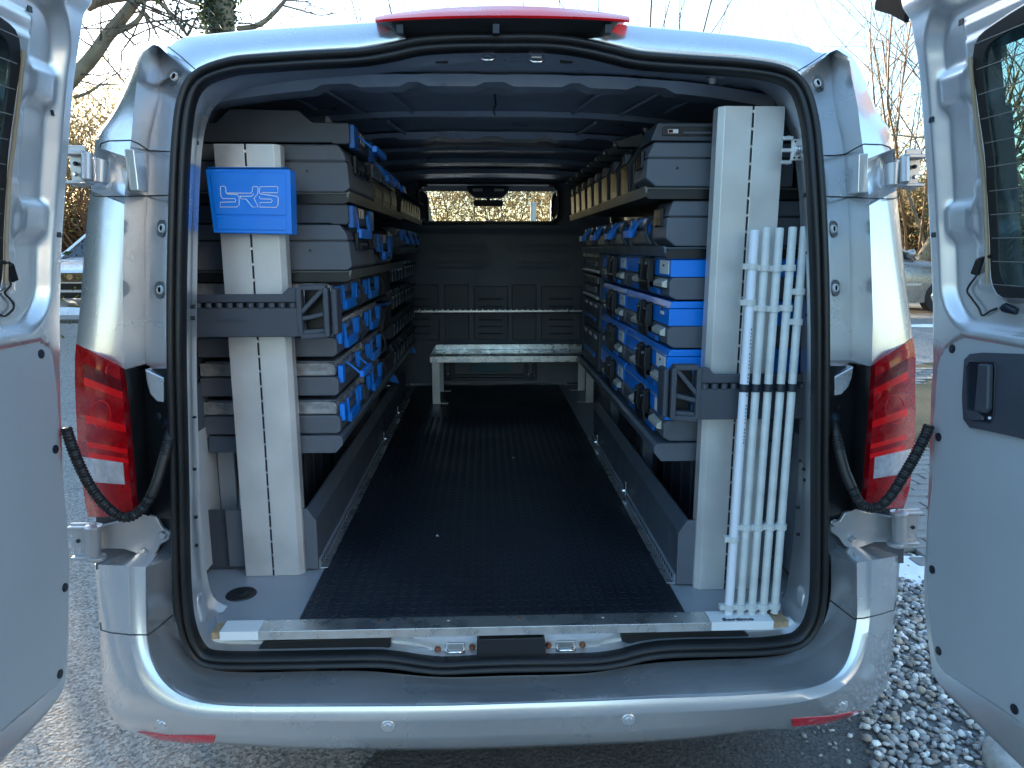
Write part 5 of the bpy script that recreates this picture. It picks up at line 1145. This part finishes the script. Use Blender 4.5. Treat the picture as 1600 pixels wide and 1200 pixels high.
    for px, py in CLIPS[s] + ([] if s > 0 else []):
        c = Pd(px, py, s); c[0] = s * (DX[s] - .0014)
        MB().tube([c + np.array([s * .001, 0, 0]), c + np.array([-s * .0025, 0, 0]), c + np.array([-s * .0035, 0, 0]), c + np.array([-s * .0025, 0, 0])], [.0098, .0096, .0075, .003], 18).build('trim_clip', RUBBER, door, smooth=40)
    # square holes in the frame
    for px, py in ([(68,14),(94,177),(92,367)] if s < 0 else [(1482,34),(1455,187),(1459,367)]):
        c = on(px, py, .0005); MB().box(c[0] - .001, c[0] + .001, c[1] - .007, c[1] + .007, c[2] - .0055, c[2] + .0055).build('square_hole', RUBBER, door)
    if s > 0:
        hp = [(1512,562),(1520,553),(1540,551),(1600,553),(1640,556),(1640,697),(1600,684),(1545,672),(1522,668),(1512,655),(1510,620)]
        h3 = [(Pd(x, y, 1)[1], Pd(x, y, 1)[2]) for x, y in hp]
        rec = MB(); xf = DX[1] - .004
        cy, cz = np.mean(h3, 0)
        L0 = [(xf + .003, y, z) for y, z in h3]; L1 = [(xf - .006, y, z) for y, z in h3]; L2 = [(xf - .007, cy + (y - cy) * .95, cz + (z - cz) * .90) for y, z in h3]
        rec.grid([L0, L1, L2], closed=True); rec.f.append(tuple(len(rec.v) - len(h3) + i for i in range(len(h3))))
        rp_ = rec.build('handle_surround', DARKP2, door, smooth=40)
        q = [(1518,570),(1522,563),(1560,565),(1564,572),(1563,645),(1556,662),(1528,657),(1519,648)]
        q3 = [(Pd(x, y, 1)[1], Pd(x, y, 1)[2]) for x, y in q]; qy, qz = np.mean(q3, 0)
        rr_ = MB().grid([[(xf - .0080, y, z) for y, z in q3], [(xf - .0095, qy + (y - qy) * .96, qz + (z - qz) * .96) for y, z in q3], [(xf - .0075, qy + (y - qy) * .90, qz + (z - qz) * .92) for y, z in q3]], closed=True); rr_.f.append(tuple(16 + i for i in range(8)))
        rr_.build('handle_recess', RUBBER, door, smooth=40)
        q = [(1545,568),(1562,569),(1562,640),(1556,646),(1540,642)]; q3 = [(Pd(x, y, 1)[1], Pd(x, y, 1)[2]) for x, y in q]
        MB().prism(q3, 'x', xf - .022, xf - .0085).build('door_handle', DARKP2, door, bevel=.005, seg=3)
        c = Pd(1558, 653, 1); MB().cyl((xf - .010, c[1], c[2]), (xf - .013, c[1], c[2]), .0028, 10).build('white_pin', WHITE, door)
        q = [(1520,640),(1540,643),(1548,650),(1548,657),(1530,656),(1522,650)]; q3 = [(Pd(x, y, 1)[1], Pd(x, y, 1)[2]) for x, y in q]
        MB().prism(q3, 'x', xf - .014, xf - .008).build('lock_slider', DARKP2, door, bevel=.002)
    # corrugated wiring conduit between body and door
    cl = [(265,664,.03),(264,680,.0),(260,702,-.02),(252,730,-.035),(242,762,-.05),(228,788,-.06),(207,806,-.07),(186,806,-.075),(163,788,-.085),(140,758,-.09),(122,722,-.095),(110,690,-.10),(103,668,-.10)] if s < 0 else [(1303,656,.03),(1306,675,.0),(1312,705,-.02),(1320,735,-.035),(1331,762,-.05),(1343,784,-.06),(1358,793,-.07),(1376,790,-.08),(1394,772,-.095),(1412,743,-.11),(1430,712,-.125),(1446,680,-.135),(1452,664,-.135)]
    cp = catmull([Py(x, y, d) for x, y, d in cl], 300)
    rad = []; smooth0 = (.30, .52)
    for i in range(300):
        t = i / 299
        if t < .10: rad.append(.0125)
        elif t < .17: rad.append(.0125 + .0015 * (math.sin(i * 1.6) > 0))
        elif t < .36: rad.append(.0128)
        else: rad.append(.0108 + .0024 * max(0, math.sin(i * 1.45)))
    MB().tube(cp, rad, 14).build('wiring_conduit', SEALM, van, smooth=30)
    MB().tube([cp[0] + (0, .01, 0), cp[0], cp[8]], [.02, .019, .0135], 14).build('conduit_boot', RUBBER, van, smooth=60)

# ================================================================== PARKED CARS
CARW = mat('white_car_paint', (.78, .80, .83), .25, .2, .9, .02); CARS_ = mat('grey_silver_car_paint', (.30, .29, .28), .28, .7, .9, .03)
def car(label, paint, loc, rot, tailgate=True):
    c = thing('parked_car', label, 'car', loc, rotz=rot)       # local: nose towards -y, length along y, wheels on z=0
    # rows along the length: (y, half width at sill, half width at waist, z sill, z waist, z top, half width top)
    sec = [(-2.12,.60,.62,.30,.52,.60,.5),(-2.08,.76,.78,.22,.62,.74,.7),(-1.7,.84,.86,.20,.70,.86,.74),(-1.0,.86,.88,.20,.78,.95,.76),(-.75,.86,.88,.2,.84,.97,.74),(.1,.86,.88,.2,.88,.98,.74),(1.2,.86,.88,.2,.90,1.0,.74),(1.75,.85,.87,.22,.92,1.02,.72),(2.05,.80,.82,.28,.90,1.0,.68),(2.12,.70,.72,.40,.80,.9,.6)]
    rows = []
    for y, a, b_, z0, z1, z2, t in sec:
        h = [(-t * .5, z2 + .015), (-t, z2), (-b_, z1), (-b_ * 1.0, (z0 + z1) / 2), (-a, z0)]
        rows.append([(0, y, z2 + .02)] and [(x, y, z) for x, z in h[::-1]] + [(-x, y, z) for x, z in h])
    m = MB().grid(rows); n = len(rows[0]); m.f.append(tuple(range(n))); m.f.append(tuple(len(m.v) - n + i for i in range(n)))
    m.build('body', paint, c, smooth=45, subsurf=1)
    # glasshouse
    gh_ = [(-.85,.95,.74),(-.10,1.40,.56),(.3,1.46,.56),(.9,1.45,.56),(1.45,1.30,.56),(1.85,1.0,.72)]
    base = [(-.85,.74),(-.6,.75),(.2,.76),(1.2,.76),(1.7,.74),(1.85,.70)]
    for s in (-1, 1):
        g = MB(); g.add([(s*.745,-.72,.98),(s*.57,-.10,1.385),(s*.57,.42,1.44),(s*.755,.42,.99)], [(0,1,2,3)]); g.build('side_window', GLASSD, c)
        g = MB(); g.add([(s*.755,.47,.99),(s*.57,.47,1.44),(s*.57,1.15,1.41),(s*.75,1.5,1.01)], [(0,1,2,3)]); g.build('side_window', GLASSD, c)
        for a, b_ in (((-.85,.75,.97),(-.10,.56,1.41)), ((.445,.757,.985),(.445,.572,1.45)), ((1.75,.74,1.0),(1.3,.57,1.40))):
            MB().tube([(s*a[1],a[0],a[2]),(s*b_[1],b_[0],b_[2])], .035, 8).build('window_pillar', paint, c, smooth=60)
        MB().tube([(s*.56,-.12,1.41),(s*.565,.4,1.46),(s*.56,1.3,1.40)], .028, 8).build('roof_rail', paint, c, smooth=60)
        mi = MB().tube([(s*.84,-.58,1.02),(s*.90,-.60,1.04),(s*1.0,-.58,1.05),(s*1.04,-.56,1.05)], [.03,.07,.08,.05], 10).build('wing_mirror', paint, c, smooth=60)
        MB().prism([(-2.09, .60), (-1.80, .66), (-1.78, .78), (-2.02, .74)], 'x', min(s*.50, s*.78), max(s*.50, s*.78)).build('headlight', CLEARL, c, bevel=.02)
        MB().box(min(s*.86, s*.895), max(s*.86, s*.895), -.9, 1.4, .50, .54).build('side_strip', SILVERP, c, bevel=.005)
        for y in (-.45, .55): MB().box(min(s*.875, s*.90), max(s*.875, s*.90), y + .55, y + .72, .80, .83).build('door_handle', paint, c, bevel=.006)
        for y in (-1.32, 1.32):
            w = MB().tube([(s*.70,y,.31),(s*.72,y,.31),(s*.87,y,.31),(s*.885,y,.31)], [.27,.31,.31,.27], 24).build('wheel', TYRE, c, smooth=40)
            rm = MB().tube([(s*.88,y,.31),(s*.893,y,.31),(s*.88,y,.31)], [.215,.20,.05], 20)
            for k in range(7):
                a = 2*math.pi*k/7; rm.tube([(s*.895, y+.03*math.cos(a), .31+.03*math.sin(a)), (s*.892, y+.19*math.cos(a), .31+.19*math.sin(a))], .018, 6)
            rm.build('rim', ALUB, w, smooth=40)
    MB().add([(-.72,-.88,.96),(.72,-.88,.96),(.55,-.12,1.41),(-.55,-.12,1.41)], [(0,1,2,3)]).build('windscreen', GLASSD, c)
    MB().add([(-.68,1.82,1.01),(.68,1.82,1.01),(.54,1.36,1.40),(-.54,1.36,1.40)], [(0,1,2,3)]).build('rear_window', GLASSD, c)
    MB().grid([[(x, y, z - .05*(abs(x)/.56)**3) for x in (-.58,-.4,0,.4,.58)] for y, z in ((-.14,1.41),(.2,1.465),(.8,1.47),(1.35,1.40))]).build('roof', paint, c, smooth=60)
    gr = MB().box(-.52, .52, -2.135, -2.06, .54, .70).build('grille', BLACKP, c, bevel=.01)
    for k in range(5): MB().box(-.50, .50, -2.145, -2.13, .555 + k*.03, .562 + k*.03).build('grille_bar', CHROME, gr)
    MB().tube([(0,-2.15,.63),(0,-2.165,.63)], .055, 16).build('badge', CHROME, gr, smooth=40)
    MB().box(-.26, .26, -2.155, -2.12, .40, .51).build('plate_holder', BLACKP, c, bevel=.004)
    MB().box(-.55, .55, -2.14, -2.07, .24, .34).build('lower_intake', BLACKP, c, bevel=.01)
    MB().box(-.66, .66, -2.15, -2.08, .35, .385).build('bumper_strip', paint, c, bevel=.01)
    return c
ca = car('white parked car facing the camera beyond the left rear door', CARW, (-7.75, 13.9, gh(0, 14)), R(4))
ca.scale = (1.0, 1.0, 1.0)
cb_ = car('grey silver parked car seen from the side between van and right door', CARS_, (6.62, 11.4, gh(0, 11.4)), R(90 + 6))

# ================================================================== HOUSES across the yard behind the camera (mirrored in the paint)
PLASTER = mat('cream_plaster', (.50, .49, .46), .85, var=.05, vscale=.3); ROOFT = mat('brown_roof_tiles', (.13, .07, .05), .8, var=.3, vscale=3); FRAMEW = mat('white_window_frame', (.7, .7, .68), .5)
PLASTER2 = mat('grey_beige_plaster', (.24, .23, .205), .85, var=.05, vscale=.3)
def house(label, x0, x1, y, dpt, h, nx, nz, rot=0, at=None, pm=None):
    t = thing('house', label, 'house', at or ((x0 + x1) / 2, y, 0), group='houses around the yard, mirrored in the paint', rotz=rot); w = (x1 - x0) / 2
    MB().box(-w, w, -dpt, 0, 0, h).build('wall', pm or PLASTER, t)
    MB().prism([(-dpt - .4, h), (.4, h), (-dpt / 2, h + dpt * .42)], 'x', -w - .3, w + .3).build('roof', ROOFT, t)
    for i in range(nx):
        for k in range(nz):
            xc = -w + (i + .5) * 2 * w / nx; zc = 1.7 + k * 2.8
            f = MB().box(xc - .55, xc + .55, .0, .06, zc - .75, zc + .75).build('window', FRAMEW, t)
            MB().box(xc - .48, xc - .03, .061, .07, zc - .68, zc + .68).box(xc + .03, xc + .48, .061, .07, zc - .68, zc + .68).build('pane', GLASSD2, f)
GLASSD2 = mat('dark_house_glass', (.03, .035, .04), .05)
house('cream three-storey house across the yard to the right behind the camera', 3.5, 19, -15, 9, 9.2, 6, 3)
house('grey-beige house with a gable to the right of the van, out of the picture', 0, 11, 0, 8, 7.0, 5, 2, R(90), (15.5, 12.0, .1), PLASTER2)

# ================================================================== TREES, HEDGES
BARK = mat('grey_brown_bark', (.20, .165, .11), .85, var=.3, vscale=5, bump=.8, bscale=18); TWIG = mat('thin_twig_bark', (.10, .07, .05), .8, var=.3); TWIGW = mat('warm_twig_bark', (.17, .10, .05), .8, var=.3)
def leafmat(name, c, tr=.5):
    m = mat(name, c, .6, var=.35, vscale=.8); N = m.node_tree.nodes; L = m.node_tree.links; b = N['Principled BSDF']
    t = N.new('ShaderNodeBsdfTranslucent'); src = b.inputs['Base Color'].links[0].from_socket; L.new(src, t.inputs[0]); mx = N.new('ShaderNodeMixShader'); mx.inputs[0].default_value = tr
    L.new(b.outputs[0], mx.inputs[1]); L.new(t.outputs[0], mx.inputs[2]); L.new(mx.outputs[0], N['Material Output'].inputs[0]); return m
GOLD = leafmat('golden_dry_leaves', (.28, .215, .105)); BROWN = leafmat('brown_dry_leaves', (.20, .10, .045)); IVY = leafmat('ivy_leaves', (.035, .055, .022), .25); DKGREEN = leafmat('dark_evergreen_leaves', (.035, .06, .02), .3); OLIVE = leafmat('yellow_green_leaves', (.13, .14, .03), .5)
class Tree:
    def __init__(s, seed): s.r = random.Random(seed); s.tr = MB(); s.tw = MB(); s.ends = []
    def branch(s, p, d, L, r, lev, maxlev, split, wander, up, nseg=5):
        pts = [Vector(p)]; d = Vector(d).normalized(); rad = [r]
        for i in range(nseg):
            d = (d + Vector((s.r.gauss(0, wander), s.r.gauss(0, wander), s.r.gauss(0, wander) + up))).normalized()
            pts.append(pts[-1] + d * L / nseg); rad.append(r * (1 - .55 * (i + 1) / nseg) if lev < maxlev else r * (1 - .8 * (i + 1) / nseg))
        (s.tr if lev <= 1 else s.tw).tube(pts, rad, 8 if lev == 0 else 6 if lev == 1 else 4 if lev == 2 else 3, caps=False)
        s.ends.append(pts[-1])
        if lev >= maxlev: s.ends += pts[2:]; return
        for k in range(split[lev]):
            t = .25 + .75 * (k + s.r.random()) / split[lev] if lev else .30 + .7 * (k + s.r.random()) / split[lev]
            i = min(int(t * nseg), nseg - 1); q = pts[i].lerp(pts[i + 1], t * nseg - i); ax = (pts[i + 1] - pts[i]).normalized()
            o = ax.orthogonal().normalized(); o.rotate(Matrix.Rotation(s.r.uniform(0, 6.28), 3, ax)); an = s.r.uniform(.45, 1.0)
            s.branch(q, ax * math.cos(an) + o * math.sin(an), L * s.r.uniform(.42, .68), rad[i] * .52, lev + 1, maxlev, split, wander * 1.15, up, max(3, nseg - 1))
def leaves(pts, n, size, spread, seed):
    rg = np.random.default_rng(seed); pts = np.array([tuple(p) for p in pts]); c = pts[rg.integers(0, len(pts), n)] + rg.normal(0, spread, (n, 3))
    a = rg.normal(0, 1, (n, 3)); a /= np.linalg.norm(a, axis=1, keepdims=True); b_ = np.cross(a, rg.normal(0, 1, (n, 3))); b_ /= np.linalg.norm(b_, axis=1, keepdims=True)
    sz = (size * rg.uniform(.6, 1.3, n))[:, None]; V = np.stack([c - a * sz, c + b_ * sz * .45, c + a * sz, c - b_ * sz * .45], 1).reshape(-1, 3)
    m = MB(); m.v = [tuple(v) for v in V]; m.f = [(4 * i, 4 * i + 1, 4 * i + 2, 4 * i + 3) for i in range(n)]; return m
def tree(label, x, y, h, r, seed, split=(7, 6, 5, 4), maxlev=3, wander=.13, up=.05, lean=(0, 0, 1), leaf=None, nleaf=0, lsize=.05, lspread=.1, bark=BARK, twig=TWIG, name='bare_tree', cat='tree', group=None, stems=1, segs=7):
    t = thing(name, label, cat, (x, y, gh(x, y) - .05), group); T = Tree(seed)
    for k in range(stems):
        d = Vector(lean) + (Vector((T.r.uniform(-.5, .5), T.r.uniform(-.5, .5), 0)) if stems > 1 else Vector((0, 0, 0)))
        T.branch((T.r.uniform(-.2, .2) if stems > 1 else 0, T.r.uniform(-.2, .2) if stems > 1 else 0, 0), d, h * T.r.uniform(.75, 1), r, 0, maxlev, split, wander, up, segs)
    T.tr.build('trunk', bark, t, smooth=80); T.tw.build('crown', twig, t, smooth=80)
    if leaf is not None: leaves(T.ends, nleaf, lsize, lspread, seed).build('leaf', leaf, t)['kind'] = 'stuff'
    return t, T
def xat(px, y): return float(Py(px, 388, y)[0])
# big leaning tree, left: trunk behind the door, a heavy limb crossing the sky
t = thing('leaning_tree', 'old leaning tree on the left with a heavy smooth limb crossing the white sky', 'tree', (float(Py(20, 388, 7)[0]), 7.0, gh(0, 7)))
o0 = np.array(t.location); T = Tree(3); Lp = lambda px, py, y=7.0: tuple(Py(px, py, y) - o0)
def limb(pts_, rad, mb):
    cp = catmull([Lp(*p) for p in pts_], 24); mb.tube(cp, np.interp(np.linspace(0, 1, 24), np.linspace(0, 1, len(rad)), rad), 10, caps=True); return cp
l1 = limb([(10,440),(25,330),(50,230),(85,160),(118,118),(140,95),(155,75),(168,55),(185,35),(205,10),(222,-15),(260,-70)], [.24,.20,.15,.105,.085,.08,.075,.075,.07,.062,.055,.03], T.tr)
MB_l2 = limb([(172,52),(190,46),(205,40),(218,28),(224,15),(226,0),(230,-20)], [.045,.035,.03,.026,.022,.018,.012], T.tr)
l3 = limb([(214,2),(240,-2),(262,16),(280,38),(292,55),(298,72)], [.03,.026,.024,.02,.016,.01], T.tr)
limb([(135,12),(150,2),(170,-6),(215,-14)], [.05,.07,.08,.07], T.tr); limb([(226,22),(238,40),(246,55),(250,62)], [.02,.014,.01,.006], T.tr)
limb([(116,152),(135,146),(150,137),(160,132),(186,132)], [.02,.016,.014,.011,.006], T.tr)
for cp in (l1[10:], MB_l2, l3):
    for k in range(16):
        i = T.r.randrange(3, len(cp)); d = Vector((T.r.gauss(.3, .6), T.r.gauss(0, .5), T.r.gauss(.0, .6))); T.branch(cp[i], d, T.r.uniform(.5, 1.2), .011, 2, 3, (5, 5, 5), .22, .0, 5)
T.tr.build('trunk', BARK, t, smooth=80); T.tw.build('crown', TWIG, t, smooth=80)
iv = leaves([l3[i] for i in range(10, 24)], 170, .035, .13, 5).build('ivy', IVY, t); iv['kind'] = 'stuff'
# ivy-clad trunk behind the roof
t = thing('ivy_tree', 'ivy covered trunk rising behind the left end of the van roof', 'tree', (xat(352, 12), 12.0, gh(0, 12)))
o0 = np.array(t.location); T = Tree(11); Lp = lambda px, py, y=12.0: tuple(Py(px, py, y) - o0)
tk = limb([(360,420),(356,300),(353,150),(352,60),(350,10),(352,-60),(356,-160)], [.24,.22,.2,.18,.17,.15,.1], T.tr); k2 = limb([(352,80),(340,40),(333,0),(326,-60)], [.12,.11,.10,.06], T.tr)
limb([(372,45),(395,42),(415,32),(432,16),(448,-4),(460,-30)], [.05,.045,.04,.036,.03,.02], T.tr); limb([(330,12),(310,6),(290,0),(270,-12)], [.05,.04,.03,.02], T.tr)
for a in ([(372,36),(392,37),(410,42)], [(440,8),(470,16),(500,24),(520,20)], [(446,0),(470,2),(490,6)], [(425,24),(415,36),(398,46)]):
    cp = limb(a, [.018, .012, .005], T.tr)
    for k in range(7): T.branch(cp[T.r.randrange(4, 24)], (T.r.gauss(.3, .6), T.r.gauss(0, .4), T.r.gauss(.1, .5)), T.r.uniform(.3, .7), .007, 2, 3, (4, 4, 4), .25, .0, 4)
T.tr.build('trunk', BARK, t, smooth=80); T.tw.build('crown', TWIG, t, smooth=80)
iv = leaves(list(tk) + list(k2), 5200, .055, .13, 6).build('ivy', IVY, t); iv['kind'] = 'stuff'
# twiggy bushes and trees. (label, px, y, height, trunk radius, seed, options)
tree('multi-stemmed bare shrub with fine reddish twigs right of the van', xat(1432, 14.5), 14.5, 7.4, .035, 21, (6, 5, 4), 3, .10, .05, stems=7, name='bare_shrub', cat='shrub', twig=TWIGW, bark=TWIGW)
tree('taller bare shrub standing close behind the reddish one', xat(1500, 14.5), 14.5, 8.2, .045, 22, (7, 5, 4), 3, .10, .05, stems=5, name='bare_shrub', cat='shrub')
tree('slim bare sapling showing above the right corner of the van roof', xat(1272, 15), 15, 5.9, .03, 23, (6, 4, 3), 3, .08, .10, stems=3, name='bare_sapling', cat='tree')
tree('bare sapling with few upright twigs right of the brake light', xat(1010, 14), 14, 6.8, .035, 24, (5, 4, 3), 3, .07, .08, stems=4, name='bare_sapling', cat='tree')
tree('bare forked tree with pale bark above the silver car', xat(1424, 14.2), 14.2, 5.5, .16, 25, (6, 6, 5, 3), 3, .14, .03, lean=(-.1, 0, 1))
tree('leaning bare tree seen through the tinted glass of the right door', xat(1560, 7), 7.0, 5.0, .07, 26, (9, 6, 5, 3), 3, .10, .03, lean=(.33, -.05, 1))
tree('dark evergreen bush seen low through the right door glass', xat(1745, 9.5), 9.5, 2.4, .05, 27, (8, 6, 5), 2, .18, .0, leaf=DKGREEN, nleaf=9000, lsize=.05, lspread=.22, stems=5, name='evergreen_bush', cat='bush')
tree('yellow-green bush glowing through the left door glass', xat(-120, 9), 9.0, 3.2, .05, 28, (8, 6, 5), 2, .18, .0, leaf=OLIVE, nleaf=9000, lsize=.05, lspread=.25, stems=5, name='leafy_bush', cat='bush')
E0 = None  # unseen evergreens added to keep direct sun off the van and ground
for i, (x, y, lb) in enumerate([(-15.5, 15.5, 'tall dense evergreen added behind the left door to block the sun, nearest of the row'), (-18.5, 16.0, 'tall dense evergreen added behind the left door to block the sun, second of the row'), (-22.0, 16.5, 'tall dense evergreen added behind the left door to block the sun, third of the row'), (-26.0, 17, 'tall dense evergreen added behind the left door to block the sun, farthest of the row')]):
    if E0 is None: E0, _ = tree(lb, x, y, 4.2, .12, 81, (14, 7, 6), 2, .08, .06, leaf=DKGREEN, nleaf=26000, lsize=.09, lspread=.32, stems=3, name='sun_screen_evergreen', group='row of unseen evergreens added on the left against the sun'); o = E0
    else: o = dup(E0)
    place(o, (x, y, gh(x, y) - .05), lb, i * 1.3); o.location.x -= 1.0; o.location.z -= 1.6; o.scale = (1.35, 1.35, 2.5)
for i, (x, y, lb) in enumerate([(-8.7, 5.6, 'evergreen bush added behind the open left door to block the sun, nearest the van'), (-9.6, 4.0, 'evergreen bush added behind the open left door to block the sun, second of its row'), (-11.2, 2.6, 'evergreen bush added behind the open left door to block the sun, third of its row'), (-11.0, 7.4, 'evergreen bush added behind the open left door to block the sun, set back behind the row')]):  # more unseen evergreens added, sunk to stop sun leaking below their crowns
    o = dup(E0); place(o, (x, y, gh(x, y) - .05), lb, 2 + i * 1.7, 'unseen evergreen bushes added on the left against the sun'); o.location.z -= 1.5; o.scale = (.95, .95, 1.15)
G0 = None
spots = [(150, 17, 'golden backlit shrub between the left door and the van corner'), (60, 18, 'golden backlit shrub far left behind the left door'), (700, 19, 'golden shrub seen left of the cab mirror through the windscreen'), (775, 18, 'golden shrub seen straight below the cab mirror'), (850, 19, 'golden shrub seen right of the cab mirror'), (240, 20, 'golden shrub hidden mostly by the left rear corner'), (1010, 21, 'golden shrub behind the right shelf rack side of the van'), (1330, 20, 'golden shrub behind the right rear corner of the van')]
for i, (px, y, lb) in enumerate(spots):
    if G0 is None: G0, _ = tree(lb, xat(px, y), y, 3.9, .03, 31, (7, 6, 5), 3, .15, .02, leaf=GOLD, nleaf=9000, lsize=.045, lspread=.16, stems=9, name='golden_shrub', cat='shrub', group='golden shrubs beyond the parking area', twig=TWIGW, bark=TWIGW); o = G0
    else: o = dup(G0)
    place(o, (xat(px, y), y, gh(0, y) - .05), lb, random.uniform(0, 6)); k = random.uniform(.85, 1.1) * (.80 if 690 < px < 860 else 1); o.scale = (k, k, k)
B0 = None
for i, (px, y, lb) in enumerate([(1420, 17.5, 'orange-brown hedge bush behind the silver car'), (1480, 18, 'orange-brown hedge bush farther right behind the silver car'), (1350, 18, 'orange-brown hedge bush next to the right corner of the van'), (1560, 16, 'orange-brown hedge bush at the far right')]):
    if B0 is None: B0, _ = tree(lb, 0, y, 2.7, .03, 41, (7, 6, 5), 2, .18, .0, leaf=GOLD, nleaf=11000, lsize=.05, lspread=.2, stems=9, name='hedge_bush', cat='bush', group='orange brown hedge bushes on the right', twig=TWIGW, bark=TWIGW); o = B0
    else: o = dup(B0)
    place(o, (xat(px, y), y, gh(0, y) - .05), lb, random.uniform(0, 6))
D0 = None
for i, (px, y, lb) in enumerate([(118, 18.5, 'brown leaf-littered bush behind the white car'), (40, 19, 'brown leaf-littered bush farther left of the white car'), (190, 19.5, 'brown leaf-littered bush behind the left van corner')]):
    if D0 is None: D0, _ = tree(lb, 0, y, 2.0, .03, 51, (8, 6, 5), 2, .2, -.02, leaf=BROWN, nleaf=14000, lsize=.05, lspread=.22, stems=9, name='brown_bush', cat='bush', group='brown bushes on the left', twig=TWIG); o = D0
    else: o = dup(D0)
    place(o, (xat(px, y), y, gh(0, y) + .1), lb, random.uniform(0, 6))
for i, (px, y, h, sd, lb) in enumerate([(695, 16, 6.5, 61, 'bare tree seen at the left of the windscreen'), (838, 15, 6.0, 62, 'bare tree seen at the right of the windscreen'), (905, 24, 7, 63, 'bare tree far beyond the roof, right of centre'), (480, 26, 6.3, 64, 'bare tree far beyond the roof, left of centre')]):
    tree(lb, xat(px, y), y, h, .06, sd, (7, 6, 4, 3), 3, .12, .04)
# distant wood and rise that close the view
FAR = leafmat('far_wood_leaves', (.16, .11, .05), .3)
pts = [(x + RNG.normal(0, .8), 44 + RNG.normal(0, 2) + abs(x) * .05, abs(RNG.normal(0, 1.6)) * 1.1) for x in np.arange(-60, 60, .25) for _ in range(3)]
o = leaves(pts, 26000, .28, .5, 71).build('far_wood', FAR); struct(o, 'stuff')
POSTM = mat('pale_post', (.42, .43, .42), .7)
c = Py(833, 340, 12.5); tag(MB().cyl((c[0], 12.5, gh(0, 12.5)), (c[0], 12.5, float(Py(833, 316, 12.5)[2])), .055, 12).build('pale_post', POSTM, smooth=40, bevel=.008), 'pale round post seen through the windscreen right of the mirror', 'post')
